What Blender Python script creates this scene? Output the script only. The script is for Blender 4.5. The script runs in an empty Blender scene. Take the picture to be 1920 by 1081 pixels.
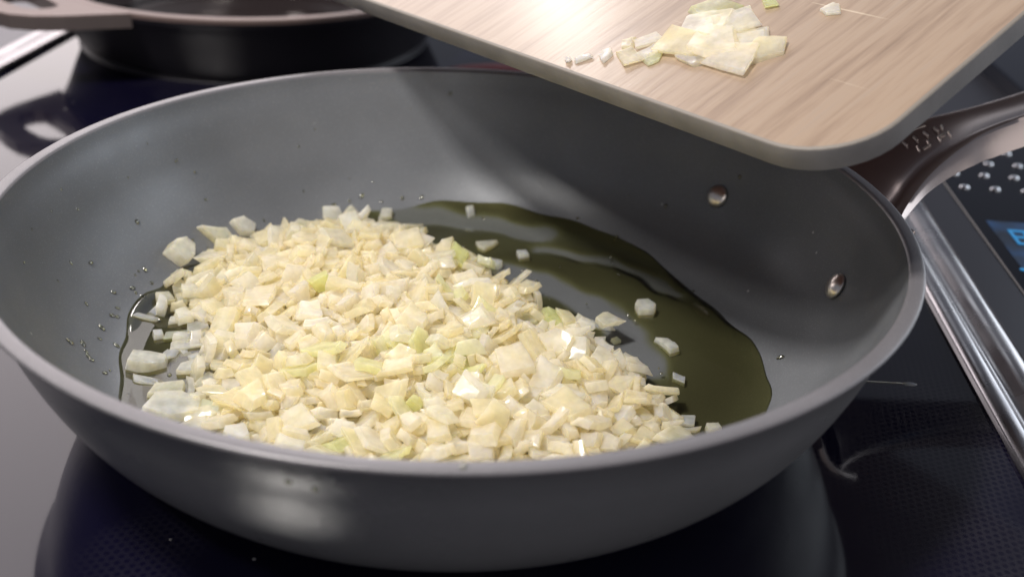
import bpy, bmesh, math, random
from mathutils import Vector, Matrix, Quaternion
CM = 0.01
scene = bpy.context.scene
COL = scene.collection
R = math.radians

# ------------------------------------------------------------------ camera
cam_d = bpy.data.cameras.new('camera'); cam = bpy.data.objects.new('camera', cam_d); COL.objects.link(cam)
cr, cu, cf = Vector((.99902, -.00935, .04321)), Vector((-.03388, .46588, .8842)), Vector((.0284, .8848, -.46511))
cam.matrix_world = Matrix(((cr.x, cu.x, -cf.x, .8966*CM), (cr.y, cu.y, -cf.y, -30.8588*CM), (cr.z, cu.z, -cf.z, 19.0116*CM), (0, 0, 0, 1)))
cam_d.sensor_width = 36; cam_d.lens = 37.506; cam_d.clip_start = .01; cam_d.clip_end = 60
cam_d.dof.use_dof = True; cam_d.dof.focus_distance = .335; cam_d.dof.aperture_fstop = 9.5
scene.camera = cam

# ------------------------------------------------------------------ light
w = bpy.data.worlds.new('World'); scene.world = w; w.use_nodes = True
bg = w.node_tree.nodes['Background']; bg.inputs[0].default_value = (.80, .84, 1.0, 1); bg.inputs[1].default_value = .16

def area(name, loc, target, sx, sy, power, color, spread=180):
    l = bpy.data.lights.new(name, 'AREA'); l.shape = 'RECTANGLE'; l.size = sx; l.size_y = sy
    l.energy = power; l.color = color; l.spread = R(spread)
    o = bpy.data.objects.new(name, l); COL.objects.link(o); o.location = loc
    o.rotation_euler = (Vector(target) - Vector(loc)).to_track_quat('-Z', 'Y').to_euler()
    return o
area('ceiling_lamp', (-.42, -.18, 1.00), (0, 0, .03), .14, .14, 12.4, (1, .95, .89))
area('second_ceiling_lamp', (-.62, -.42, 1.05), (0, 0, .03), .12, .12, 3.6, (1, .95, .88))
area('hood_lamp', (-.089, .531, .461), (.037, .063, .107), .05, .04, .26, (1, .95, .9))
area('side_fill', (1.40, .72, .38), (-.1, 0, .03), 1.25, .75, 7.0, (.86, .93, 1))  # unseen fill added at the right to lighten the pan's left wall
area('back_sheen_fill', (.02, .75, .60), (-.08, .0, .02), .85, .35, .9, (.92, .95, 1))  # broad panel added behind for a sheen on the left pan floor
area('window', (-.86, 1.36, .78), (-.1, .0, .05), 1.75, 1.15, 15.5, (1, .90, .89))

area('room_fill', (1.2, -1.6, .70), (0, 0, .1), 3.4, 1.2, 12.0, (1, .95, .92))  # added fill standing in for the lit room behind the camera

scene.view_settings.view_transform = 'Standard'; scene.view_settings.look = 'None'
scene.view_settings.exposure = .17; scene.view_settings.gamma = 1
cy = scene.cycles
cy.max_bounces = 10; cy.transparent_max_bounces = 16; cy.diffuse_bounces = 7; cy.glossy_bounces = 5; cy.transmission_bounces = 6
cy.sample_clamp_indirect = 6; cy.use_denoising = True

# ------------------------------------------------------------------ helpers
def put(o, label=None, cat=None, group=None, kind=None):
    if label: o['label'] = label
    if cat: o['category'] = cat
    if group: o['group'] = group
    if kind: o['kind'] = kind
    return o
def empty(name, loc=(0, 0, 0)):
    o = bpy.data.objects.new(name, None); COL.objects.link(o); o.location = Vector(loc)*CM; o.empty_display_size = .01
    return o
def mesh_data(name, V, F, m, smooth=True, angle=None):
    me = bpy.data.meshes.new(name); me.from_pydata([tuple(c*CM for c in v) for v in V], [], F)
    me.materials.append(m)
    if smooth:
        me.shade_smooth()
        if angle is not None: me.set_sharp_from_angle(angle=R(angle))
    return me
def link(name, me, parent=None):
    o = bpy.data.objects.new(name, me); COL.objects.link(o)
    if parent:
        o.parent = parent
        top = parent
        off = Vector((0, 0, 0))
        while top: off += top.location; top = top.parent
        if 'keep' not in me: o.location = -off        # geometry is written in world cm, so undo the parents' offsets
    return o
def mk(name, V, F, m, parent=None, smooth=True, angle=35):
    return link(name, mesh_data(name, V, F, m, smooth, angle), parent)
def lathe(prof, n, close=False):
    V, F = [], []
    k = len(prof)
    for i in range(n):
        a = 2*math.pi*i/n
        for r, z in prof: V.append((r*math.cos(a), r*math.sin(a), z))
    for i in range(n):
        j = (i+1) % n
        for q in range(k if close else k-1):
            p = (q+1) % k
            F.append((i*k+q, j*k+q, j*k+p, i*k+p))
    return V, F
def spline(pts, per=6):
    out = []
    P = [Vector(p) for p in pts]
    for i in range(len(P)-1):
        a, b, c, d = P[max(i-1, 0)], P[i], P[i+1], P[min(i+2, len(P)-1)]
        for s in range(per):
            t = s/per
            out.append(.5*((2*b) + (c-a)*t + (2*a-5*b+4*c-d)*t*t + (3*b-a-3*c+d)*t**3))
    out.append(P[-1]); return out
def loft(sections):
    V, F = [], []
    n = len(sections[0])
    for s in sections: V += [tuple(v) for v in s]
    for i in range(len(sections)-1):
        for j in range(n):
            k = (j+1) % n
            F.append((i*n+j, i*n+k, (i+1)*n+k, (i+1)*n+j))
    F.append(tuple(reversed(range(n)))); F.append(tuple((len(sections)-1)*n+j for j in range(n)))
    return V, F
def rrect(w, h, r, seg=3):
    pts = []
    for cx, cz, a0 in ((w/2-r, h/2-r, 0), (-w/2+r, h/2-r, 90), (-w/2+r, -h/2+r, 180), (w/2-r, -h/2+r, 270)):
        for s in range(seg+1):
            a = R(a0+90*s/seg); pts.append((cx+r*math.cos(a), cz+r*math.sin(a)))
    return pts
def join(parts):
    V, F = [], []
    for v, f in parts:
        b = len(V); V += v; F += [tuple(i+b for i in x) for x in f]
    return V, F

# ------------------------------------------------------------------ materials
def mat(name):
    m = bpy.data.materials.new(name); m.use_nodes = True
    return m, m.node_tree.nodes, m.node_tree.links, m.node_tree.nodes['Principled BSDF']
def simple(name, col, rough=.5, metal=0, spec=.5, **k):
    m, N, L, b = mat(name)
    b.inputs['Base Color'].default_value = (*col, 1); b.inputs['Roughness'].default_value = rough
    b.inputs['Metallic'].default_value = metal; b.inputs['Specular IOR Level'].default_value = spec
    for a, v in k.items(): b.inputs[a.replace('_', ' ')].default_value = v
    return m
def nz(N, L, scale, detail=3, rough=.5, coord='Object', vec=None, stretch=None):
    t = N.new('ShaderNodeTexNoise'); t.inputs['Scale'].default_value = scale; t.inputs['Detail'].default_value = detail; t.inputs['Roughness'].default_value = rough
    if vec is None:
        tc = N.new('ShaderNodeTexCoord'); vec = tc.outputs[coord]
    if stretch:
        mp = N.new('ShaderNodeMapping'); mp.inputs['Scale'].default_value = stretch; L.new(vec, mp.inputs[0]); vec = mp.outputs[0]
    L.new(vec, t.inputs['Vector']); return t
def ramp(N, L, src, stops):
    r = N.new('ShaderNodeValToRGB'); L.new(src, r.inputs[0])
    while len(r.color_ramp.elements) < len(stops): r.color_ramp.elements.new(.5)
    for e, (p, c) in zip(r.color_ramp.elements, stops): e.position = p; e.color = (*c, 1) if len(c) == 3 else c
    return r
def g(v): return (v, v, v)
def bump(N, L, src, b, strength, dist, prev=None):
    n = N.new('ShaderNodeBump'); n.inputs['Strength'].default_value = strength; n.inputs['Distance'].default_value = dist
    L.new(src, n.inputs['Height'])
    if prev: L.new(prev.outputs[0], n.inputs['Normal'])
    L.new(n.outputs[0], b.inputs['Normal']); return n

def specks(N, L, vec, scale, radius, rare):
    v = N.new('ShaderNodeTexVoronoi'); v.inputs['Scale'].default_value = scale; L.new(vec, v.inputs['Vector'])
    a = N.new('ShaderNodeMath'); a.operation = 'LESS_THAN'; L.new(v.outputs['Distance'], a.inputs[0]); a.inputs[1].default_value = radius*2
    s = N.new('ShaderNodeSeparateColor'); L.new(v.outputs['Color'], s.inputs[0])
    c = N.new('ShaderNodeMath'); c.operation = 'GREATER_THAN'; L.new(s.outputs[0], c.inputs[0]); c.inputs[1].default_value = rare
    m = N.new('ShaderNodeMath'); m.operation = 'MULTIPLY'; L.new(a.outputs[0], m.inputs[0]); L.new(c.outputs[0], m.inputs[1]); return m.outputs[0]
def coating(name, col, rough, spark=1.0, metal=.3):
    m, N, L, b = mat(name)
    n1 = nz(N, L, 25, 4); c = ramp(N, L, n1.outputs[0], [(.3, tuple(x*.9 for x in col)), (.7, tuple(x*1.1 for x in col))])
    n2 = nz(N, L, 2600, 2); sp = ramp(N, L, n2.outputs[0], [(.60, g(0)), (.80, g(.16*spark))])
    mx = N.new('ShaderNodeMix'); mx.data_type = 'RGBA'; mx.blend_type = 'ADD'; mx.inputs[0].default_value = 1
    L.new(c.outputs[0], mx.inputs[6]); L.new(sp.outputs[0], mx.inputs[7]); 
    tcs = N.new('ShaderNodeTexCoord'); du = specks(N, L, tcs.outputs['Object'], 160, .04, .95)
    md = N.new('ShaderNodeMix'); md.data_type = 'RGBA'; L.new(du, md.inputs[0]); L.new(mx.outputs[2], md.inputs[6]); md.inputs[7].default_value = (.45*spark, .45*spark, .45*spark, 1)
    L.new(md.outputs[2], b.inputs['Base Color'])
    rr = ramp(N, L, nz(N, L, 40, 5).outputs[0], [(.3, g(rough*.88)), (.7, g(rough*1.12))]); L.new(rr.outputs[0], b.inputs['Roughness'])
    b.inputs['Metallic'].default_value = .35
    b.inputs['Metallic'].default_value = metal
    bump(N, L, nz(N, L, 1800, 2).outputs[0], b, .12, .0002)
    return m
M = {}
M['coat_in'] = coating('nonstick_coating', (.148, .156, .17), .39)
M['coat_out'] = coating('anodised_exterior', (.145, .146, .155), .30, .5, .12)
def mottle(m):
    N, L = m.node_tree.nodes, m.node_tree.links; b = N['Principled BSDF']; tc = N.new('ShaderNodeTexCoord')
    v = N.new('ShaderNodeTexVoronoi'); v.inputs['Scale'].default_value = 260; L.new(tc.outputs['Object'], v.inputs['Vector'])
    old = b.inputs['Normal'].links[0].from_node
    n = N.new('ShaderNodeBump'); n.inputs['Strength'].default_value = .06; n.inputs['Distance'].default_value = .0005
    L.new(v.outputs['Distance'], n.inputs['Height']); L.new(old.outputs[0], n.inputs['Normal']); L.new(n.outputs[0], b.inputs['Normal'])
mottle(M['coat_out'])
M['rim'] = coating('bare_rim', (.165, .158, .17), .42, .8)
M['steel'] = simple('polished_steel', (.62, .60, .57), .16, 1)
M['handle_steel'] = simple('handle_steel', (.44, .375, .355), .24, .95)
M['rivet'] = simple('rivet_steel', (.86, .79, .72), .28, 1)
M['iron'] = coating('black_iron', (.018, .016, .022), .42, .15)
M['iron_lip'] = simple('worn_iron_lip', (.16, .115, .105), .5, .25)
M['iron_in'] = simple('oiled_iron', (.03, .022, .022), .12, .4)
M['dark_glass'] = simple('panel_glass', (.004, .006, .014), .08, 0, .25)
M['stud'] = simple('stud_metal', (.85, .86, .9), .22, 1)
M['underside'] = simple('board_underside', (.17, .085, .07), .5)
M['red'] = simple('red_cloth', (.10, .012, .022), .8, 0)

def steel_rail():
    m, N, L, b = mat('brushed_steel')
    n = nz(N, L, 60, 4, stretch=(1, .02, 1)); c = ramp(N, L, n.outputs[0], [(.3, (.36, .35, .37)), (.7, (.52, .50, .51))])
    L.new(c.outputs[0], b.inputs['Base Color']); b.inputs['Metallic'].default_value = 1
    r = ramp(N, L, nz(N, L, 35, 5).outputs[0], [(.3, g(.2)), (.75, g(.38))]); L.new(r.outputs[0], b.inputs['Roughness'])
    bump(N, L, nz(N, L, 300, 3, stretch=(1, .03, 1)).outputs[0], b, .12, .0003)
    return m
M['rail'] = steel_rail()
M['slate'] = simple('slate_strip', (.085, .085, .10), .38, .6)

def hob_glass():
    m, N, L, b = mat('hob_glass')
    tc = N.new('ShaderNodeTexCoord')
    # printed dot screen: hexagonal cells 2.1 mm apart
    mp = N.new('ShaderNodeMapping'); mp.inputs['Scale'].default_value = (470, 470, 0); mp.inputs['Rotation'].default_value = (0, 0, R(12)); L.new(tc.outputs['Object'], mp.inputs[0])
    s = N.new('ShaderNodeSeparateXYZ'); L.new(mp.outputs[0], s.inputs[0])
    def math_(op, a, b_=None, c=None):
        n = N.new('ShaderNodeMath'); n.operation = op
        for i, v in enumerate((a, b_, c)):
            if v is None: continue
            if isinstance(v, (int, float)): n.inputs[i].default_value = v
            else: L.new(v, n.inputs[i])
        return n.outputs[0]
    def wave(ax, ay):
        t = math_('ADD', math_('MULTIPLY', s.outputs[0], ax), math_('MULTIPLY', s.outputs[1], ay))
        return math_('COSINE', math_('MULTIPLY', t, 6.2832))
    h = math_('ADD', math_('ADD', wave(1, 0), wave(.5, .866)), wave(-.5, .866))
    dots = ramp(N, L, math_('MULTIPLY_ADD', h, .2, .4), [(.32, g(1)), (.55, g(0))])
    big = nz(N, L, 9, 3, vec=tc.outputs['Object']); msk = ramp(N, L, big.outputs[0], [(.50, g(.0)), (.68, g(.8))])
    mul = math_('MULTIPLY', dots.outputs[0], msk.outputs[0])
    mx = N.new('ShaderNodeMix'); mx.data_type = 'RGBA'; L.new(mul, mx.inputs[0])
    mx.inputs[6].default_value = (.0028, .0024, .010, 1); mx.inputs[7].default_value = (.019, .018, .026, 1)
    dust = specks(N, L, tc.outputs['Object'], 130, .035, .93)
    md = N.new('ShaderNodeMix'); md.data_type = 'RGBA'; L.new(dust, md.inputs[0]); L.new(mx.outputs[2], md.inputs[6]); md.inputs[7].default_value = (.35, .34, .33, 1)
    L.new(md.outputs[2], b.inputs['Base Color'])
    sm = ramp(N, L, nz(N, L, 14, 6, .65, vec=tc.outputs['Object']).outputs[0], [(.35, g(.035)), (.75, g(.10))])
    L.new(sm.outputs[0], b.inputs['Roughness'])
    bump(N, L, mul, b, .03, .00008)
    return m
M['hob'] = hob_glass()

def onion_mat(name, base, deep, sss=.85, rough=.34, clear=.33):
    m, N, L, b = mat(name)
    tc = N.new('ShaderNodeTexCoord'); oi = N.new('ShaderNodeObjectInfo')
    at = N.new('ShaderNodeAttribute'); at.attribute_name = 'shade'
    # per piece shade + soft variation and fine layer veins inside each piece
    n = nz(N, L, 150, 4, vec=tc.outputs['Object'])
    add = N.new('ShaderNodeMath'); add.operation = 'MULTIPLY_ADD'; L.new(oi.outputs['Random'], add.inputs[0]); add.inputs[1].default_value = .75
    L.new(n.outputs[0], add.inputs[2])
    a2 = N.new('ShaderNodeMath'); a2.operation = 'ADD'; L.new(add.outputs[0], a2.inputs[0]); L.new(at.outputs['Fac'], a2.inputs[1])
    c = ramp(N, L, a2.outputs[0], [(.35, base), (.8, tuple((x+y)/2 for x, y in zip(base, deep))), (1.0, deep)])
    L.new(c.outputs[0], b.inputs['Base Color'])
    b.inputs['Roughness'].default_value = rough; b.inputs['IOR'].default_value = 1.38
    b.inputs['Subsurface Weight'].default_value = sss; b.inputs['Subsurface Radius'].default_value = (1.0, .8, .45); b.inputs['Subsurface Scale'].default_value = .011
    v = nz(N, L, 420, 4, vec=tc.outputs['Object'], stretch=(1, .18, 1))
    bump(N, L, v.outputs[0], b, .25, .0004)
    b.inputs['Coat Weight'].default_value = .6; b.inputs['Coat Roughness'].default_value = .08
    # thin wet slices let light through
    out = N['Material Output']; tl = N.new('ShaderNodeBsdfTranslucent'); L.new(c.outputs[0], tl.inputs[0])
    mx = N.new('ShaderNodeMixShader'); mx.inputs[0].default_value = .5
    L.new(b.outputs[0], mx.inputs[1]); L.new(tl.outputs[0], mx.inputs[2])
    tp = N.new('ShaderNodeBsdfTransparent'); tp.inputs[0].default_value = (1, .985, .93, 1)
    m2 = N.new('ShaderNodeMixShader'); v2 = nz(N, L, 260, 2, vec=tc.outputs['Object']); vr = ramp(N, L, v2.outputs[0], [(.3, g(clear*.6)), (.7, g(clear*1.4))])
    L.new(vr.outputs[0], m2.inputs[0]); L.new(mx.outputs[0], m2.inputs[1]); L.new(tp.outputs[0], m2.inputs[2]); L.new(m2.outputs[0], out.inputs[0])
    return m
M['onion'] = onion_mat('onion_flesh', (.99, .95, .84), (.985, .91, .66))
M['onion_green'] = onion_mat('onion_flesh_green', (.95, .95, .68), (.88, .91, .46))
M['onion_pale_green'] = onion_mat('onion_flesh_pale_green', (.97, .96, .74), (.93, .93, .60))
M['onion_white'] = onion_mat('onion_flesh_white', (.985, .965, .90), (.97, .94, .80))

def oil_mat(name='olive_oil', tint=(.53, .51, .33), film=True, extra=.16):
    m, N, L, b = mat(name)
    N.remove(b); out = N['Material Output']
    tr = N.new('ShaderNodeBsdfTransparent'); gl = N.new('ShaderNodeBsdfGlossy'); gl.inputs['Roughness'].default_value = .03
    mx = N.new('ShaderNodeMixShader'); fr = N.new('ShaderNodeFresnel'); fr.inputs[0].default_value = 1.47
    if film:
        at = N.new('ShaderNodeAttribute'); at.attribute_name = 'depth'
        r = ramp(N, L, at.outputs['Fac'], [(0, (.97, .97, .95)), (.45, (.76, .75, .50)), (1, tint)]); L.new(r.outputs[0], tr.inputs[0])
    else: tr.inputs[0].default_value = (*tint, 1)
    nn = nz(N, L, 38, 1); bp = N.new('ShaderNodeBump'); bp.inputs['Strength'].default_value = .2; bp.inputs['Distance'].default_value = .0012
    L.new(nn.outputs[0], bp.inputs['Height']); L.new(bp.outputs[0], gl.inputs['Normal']); L.new(bp.outputs[0], fr.inputs['Normal'])
    if film: L.new(fr.outputs[0], mx.inputs[0])
    else:
        gl.inputs['Roughness'].default_value = .18
        ad = N.new('ShaderNodeMath'); ad.operation = 'ADD'; ad.inputs[1].default_value = extra; L.new(fr.outputs[0], ad.inputs[0]); L.new(ad.outputs[0], mx.inputs[0])
    L.new(tr.outputs[0], mx.inputs[1]); L.new(gl.outputs[0], mx.inputs[2]); L.new(mx.outputs[0], out.inputs[0])
    return m
M['oil'] = oil_mat()
M['juice'] = oil_mat('onion_juice', (.97, .965, .94), False, 0)
M['drop'] = oil_mat('oil_drop', (.80, .80, .62), False)

def board_wood():
    m, N, L, b = mat('board_wood')
    tc = N.new('ShaderNodeTexCoord')
    # object x runs along the low edge, y up the board: grain along y
    g1 = nz(N, L, 420, 6, .65, vec=tc.outputs['Object'], stretch=(1, .045, 1))
    g2 = nz(N, L, 120, 5, .6, vec=tc.outputs['Object'], stretch=(1, .10, 1))
    mx = N.new('ShaderNodeMath'); mx.operation = 'MULTIPLY_ADD'; L.new(g1.outputs[0], mx.inputs[0]); mx.inputs[1].default_value = .55; 
    h = N.new('ShaderNodeMath'); h.operation = 'MULTIPLY'; L.new(g2.outputs[0], h.inputs[0]); h.inputs[1].default_value = .5; L.new(h.outputs[0], mx.inputs[2])
    c = ramp(N, L, mx.outputs[0], [(.34, (.175, .12, .085)), (.47, (.245, .175, .127)), (.57, (.30, .222, .163)), (.70, (.275, .213, .168))])
    # knife scratches
    sc = nz(N, L, 500, 2, vec=tc.outputs['Object'], stretch=(.03, 1, 1)); sr = ramp(N, L, sc.outputs[0], [(.70, g(0)), (.76, g(.35))])
    m2 = N.new('ShaderNodeMix'); m2.data_type = 'RGBA'; L.new(sr.outputs[0], m2.inputs[0]); L.new(c.outputs[0], m2.inputs[6]); m2.inputs[7].default_value = (.75, .64, .50, 1)
    L.new(m2.outputs[2], b.inputs['Base Color'])
    b.inputs['Roughness'].default_value = .30
    bump(N, L, mx.outputs[0], b, .22, .0006)
    return m
M['board_wood'] = board_wood()
def board_edge():
    m, N, L, b = mat('board_edge')
    c = ramp(N, L, nz(N, L, 60, 5).outputs[0], [(.3, (.17, .162, .158)), (.7, (.25, .238, .232))]); L.new(c.outputs[0], b.inputs['Base Color'])
    b.inputs['Roughness'].default_value = .42; bump(N, L, nz(N, L, 900, 3).outputs[0], b, .2, .0003)
    return m
M['board_edge'] = board_edge()
M['board_bevel'] = simple('board_bevel', (.19, .17, .15), .5)
m, N, L, b = mat('display_lit'); b.inputs['Base Color'].default_value = (.0, .01, .03, 1); b.inputs['Emission Color'].default_value = (.02, .14, .42, 1)
n = nz(N, L, 60, 2); rr = ramp(N, L, n.outputs[0], [(.40, g(.02)), (.70, g(.22))]); L.new(rr.outputs[0], b.inputs['Emission Strength']); M['display'] = m
M['digit'] = simple('digit_lit', (.0, .02, .05), .3, 0, .5, Emission_Color=(.05, .34, .74, 1), Emission_Strength=.6)

# ------------------------------------------------------------------ hob and surroundings (the hob lies turned about 6 degrees)
HA = R(-5.6)      # the rails run along this rotated y axis
def H(x, y, z=0):   # hob coordinates (cm) -> world
    c, s = math.cos(HA), math.sin(HA)
    return (x*c + -y*s*-1*-1 if False else x*c - y*s, x*s + y*c, z)
# with HA negative, +y leans to +x: (0,y) -> (-y*sin(HA), y*cos(HA))
def hbox(x0, x1, y0, y1, z0, z1, bev=0):
    prof = [(x0, z0), (x0, z1-bev), (x0+bev, z1), (x1-bev, z1), (x1, z1-bev), (x1, z0)] if bev else [(x0, z0), (x0, z1), (x1, z1), (x1, z0)]
    return loft([[H(x, y0, z) for x, z in prof], [H(x, y1, z) for x, z in prof]])
hob = empty('induction_hob', H(0, 0, 0))
put(hob, 'black glass induction hob with ribbed steel side trims, under both pans', 'hob')
XL, XR = -30.0, 17.55     # inner edges of the trims
V, F = hbox(XL, XR, -40, 75, -.6, 0); mk('glass_top', V, F, M['hob'], hob, smooth=False)
def rail(x, s):
    # rounded double ridge
    pts = [(0, -.6), (0, .18), (.08, .30), (.25, .36), (.55, .36), (.70, .30), (.82, .16), (1.00, .13), (1.18, .20), (1.35, .34), (1.55, .40), (1.85, .40), (2.05, .33), (2.15, .2), (2.15, -.6)]
    ys = [-40+115*i/24 for i in range(25)]
    secs = []
    for y in ys: secs.append([H(x + s*a, y, z) for a, z in (pts if s > 0 else pts)])
    V, F = loft(secs)
    if s < 0: F = [tuple(reversed(f)) for f in F]
    return V, F
for x, s in ((XR+.02, 1), (XL-.02, -1)):
    V, F = rail(x, s); o = mk('steel_trim', V, F, M['rail'], hob, angle=60)
# worktop beyond, black, continuing under everything
V, F = hbox(-130, 130, -60, 200, -2.2, -.62); o = mk('worktop', V, F, M['slate'], smooth=False); put(o, kind='structure')
# steel strip right of the hob and the built-in panel with studs
V, F = hbox(XR+2.2, XR+3.9, -40, 75, -.6, .22, .05); o = mk('side_strip', V, F, M['slate'], smooth=False)
put(o, 'flat dull grey metal strip between the ribbed steel trim and the studded panel', 'strip')
panel = empty('control_panel', H(30, 10, .2)); put(panel, 'dark glass appliance panel with metal studs and blue lit digits right of the hob', 'control panel')
V, F = hbox(XR+3.93, XR+40, -40, 27, -.6, .25, .05); mk('panel_glass', V, F, M['dark_glass'], panel, smooth=False)
tray = None
V, F = hbox(XR+13, XR+60, 27.6, 75, -.6, .5, .1); o = mk('dark_tray', V, F, M['dark_glass'], smooth=False)
put(o, 'black glossy tray behind the pan handle at the far right corner', 'tray')
V, F = [], []
def dome(cx, cy, cz, rx, ry, h, n=12, k=4, rot=0, fn=None):
    V, F = [], []
    for j in range(k):
        a = math.pi/2*j/k
        for i in range(n):
            t = 2*math.pi*i/n
            x, y = rx*math.cos(a)*math.cos(t), ry*math.cos(a)*math.sin(t)
            V.append((x*math.cos(rot)-y*math.sin(rot), x*math.sin(rot)+y*math.cos(rot), h*math.sin(a)))
    V.append((0, 0, h))
    for j in range(k-1):
        for i in range(n):
            q = (i+1) % n; F.append((j*n+i, j*n+q, (j+1)*n+q, (j+1)*n+i))
    for i in range(n): F.append(((k-1)*n+i, (k-1)*n+(i+1) % n, k*n))
    F.append(tuple(reversed(range(n))))
    return [(a+cx, b+cy, c+cz) for a, b, c in V], F
V, F = dome(0, 0, 0, .24, .22, .15)
stud = mesh_data('stud', V, F, M['stud'], True)
stud['keep'] = 1
for j in range(4):
    for i in range(7):
        x = 22.30 + 1.46*i + (.0, .0, .75, .75)[j]; y = 19.15 + 1.78*j
        o = link('stud', stud, panel); wpos = Vector(H(x, y, .25))*CM
        o.location = wpos - panel.location; o.rotation_euler.z = HA
# display: lit window with two seven-segment digits
V, F = hbox(22.15, 26.2, 9.8, 15.2, .2, .27); disp = mk('display', V, F, M['display'], panel, smooth=False)
def seg7(x, y, w, h, t, on):
    S = {'a': (x, y+h, w, t), 'g': (x, y+h/2, w, t), 'd': (x, y, w, t), 'f': (x, y+h/2, t, h/2), 'b': (x+w-t, y+h/2, t, h/2), 'e': (x, y, t, h/2), 'c': (x+w-t, y, t, h/2)}
    return [hbox(a+.03, a+c-.03, b_+.03, b_+d-.03 if d > t else b_+d, .275, .30) for k_, (a, b_, c, d) in S.items() if k_ in on]
for k_, ch in enumerate(('abcdefg', 'abcdefg', 'abcd')):
    V, F = join(seg7(22.75+1.05*k_, 12.7, .78, 1.35, .2, ch)); mk('digit', V, F, M['digit'], disp, smooth=False)
V, F = dome(*H(22.15, 10.2, .27), .14, .14, .03); mk('indicator_light', V, F, M['digit'], disp)

# red cloth lying behind the pan
nx, ny = 24, 10
V, F = [], []
rc = random.Random(2)
for j in range(ny+1):
    for i in range(nx+1):
        u, v = i/nx, j/ny
        wd = 1.2 + 5.5*u
        x = -1.6 + 17*u; y = 31.5 + 5.0*u + (v-.5)*wd
        z = .12 + (1.0 + .6*math.sin(u*9+v*2))*math.sin(math.pi*v)**.7*(.35+u)
        V.append((x, y, z))
for j in range(ny):
    for i in range(nx): a = j*(nx+1)+i; F.append((a, a+1, a+nx+2, a+nx+1))
o = mk('folded_cloth', V, F, M['red'], angle=None); sm = o.modifiers.new('thickness', 'SOLIDIFY'); sm.thickness = .002; sm.offset = 1
put(o, 'dark red folded cloth behind the large pan, under the chopping board edge', 'cloth')

# ------------------------------------------------------------------ the frying pan
pan = empty('frying_pan', (0, 0, 0)); put(pan, 'large grey nonstick frying pan holding oil and diced onion', 'frying pan')
outer = [(0, .06), (6.5, .06), (6.9, .0), (9.2, .0), (9.7, .1), (10.4, .36), (11.1, .80), (11.65, 1.33), (12.15, 1.95), (12.55, 2.6), (12.85, 3.2), (13.08, 3.75), (13.28, 4.3), (13.45, 4.85), (13.66, 5.35), (13.88, 5.75)]
rimp = [(13.88, 5.75), (13.99, 5.90), (14.0, 5.97), (13.94, 6.02), (13.70, 6.03), (13.60, 6.0), (13.55, 5.94)]
inner = [(13.55, 5.94), (13.45, 5.5), (13.28, 5.0), (13.1, 4.4), (12.85, 3.6), (12.5, 2.8), (12.1, 2.1), (11.6, 1.5), (11.1, 1.05), (10.6, .76), (10.1, .60), (9.6, .52), (9, .5), (6, .5), (3, .5), (0.01, .5)]
def sm2(p, per=3):
    return [(v.x, max(v.y, 0)) for v in spline([(a, b_, 0) for a, b_ in p], per)]
V, F = lathe(sm2(outer), 160); mk('exterior', V, F, M['coat_out'], pan, angle=None)
V, F = lathe(sm2(rimp), 160); mk('rim', V, F, M['rim'], pan, angle=None)
V, F = lathe(sm2(inner), 160); mk('interior', V, F, M['coat_in'], pan, angle=None)
for (x, y, z) in ((10.0, 7.7, 3.12), (12.62, .3, 3.12)):
    a = math.atan2(y, x)
    nrm = Vector((-math.cos(a)*.88, -math.sin(a)*.88, .47)).normalized()
    V, F = dome(0, 0, 0, .46, .46, .24, 24, 6)
    q = nrm.to_track_quat('Z', 'Y'); base = Vector((x, y, z)) + nrm*.02
    V = [tuple(q @ Vector(v) + base) for v in V]; mk('rivet', V, F, M['rivet'], pan, angle=None)
# handle: stem along azimuth, two arms to the rivets
az = R(19)
def P(s, wd, z): return Vector((s*math.cos(az) - wd*math.sin(az), s*math.sin(az) + wd*math.cos(az), z))
secs = []
path = [(15.2, 5.35, 8.3, .30), (15.6, 5.55, 7.2, .32), (16.1, 5.82, 5.9, .38), (16.8, 6.15, 4.5, .50), (17.6, 6.48, 3.4, .68), (18.5, 6.78, 2.6, .88), (19.6, 7.06, 2.08, 1.05), (21.5, 7.45, 1.75, 1.15), (24, 8.0, 1.75, 1.2), (28, 8.9, 2.0, 1.2), (32, 9.6, 2.2, 1.0)]
for v in spline([(a, b_, c) for a, b_, c, d in path], 4):
    # depth by interpolation along s
    s = v.x; d = path[-1][3]
    for (a, _, _, da), (b_, _, _, db) in zip(path, path[1:]):
        if a <= s <= b_: d = da + (db-da)*(s-a)/(b_-a); break
    W = v.z; sec = []
    kk = max(0, min(1, (18.6-s)/3.4))**1.3
    ring_ = []
    hw, hd_ = W/2, d/2
    NT = 14
    for q in range(NT+1): ring_.append((-hw + W*q/NT, hd_))                    # top, left to right
    ring_ += [(hw+.03, hd_*.7), (hw+.10*d+.05, 0), (hw+.16*d+.05, -hd_*.7), (hw, -hd_)]
    for q in range(1, NT): ring_.append((hw - W*q/NT, -hd_))
    ring_ += [(-hw, -hd_), (-hw-.16*d-.05, -hd_*.7), (-hw-.10*d-.05, 0), (-hw-.03, hd_*.7)]
    for x, zz in reversed(ring_):
        t = min(1, abs(x)/hw); fl = 1 + .30*min(1, d)*(.5 - zz/d)*(1-kk)
        dish = (-.12*(1-t*t) + .14*kk*math.exp(-((t-.74)/.14)**2)) if zz > 0 else 0     # shallow hollow, raised bead near the flared edges
        if t > .99 and zz > hd_*.9: dish -= .05
        sec.append(P(s - 1.75*kk*t*t, x*fl, v.y - d/2 + zz + dish - .55*kk*t**4))
    secs.append(sec)
V1, F1 = loft(secs)
parts = [(V1, F1)]
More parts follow.
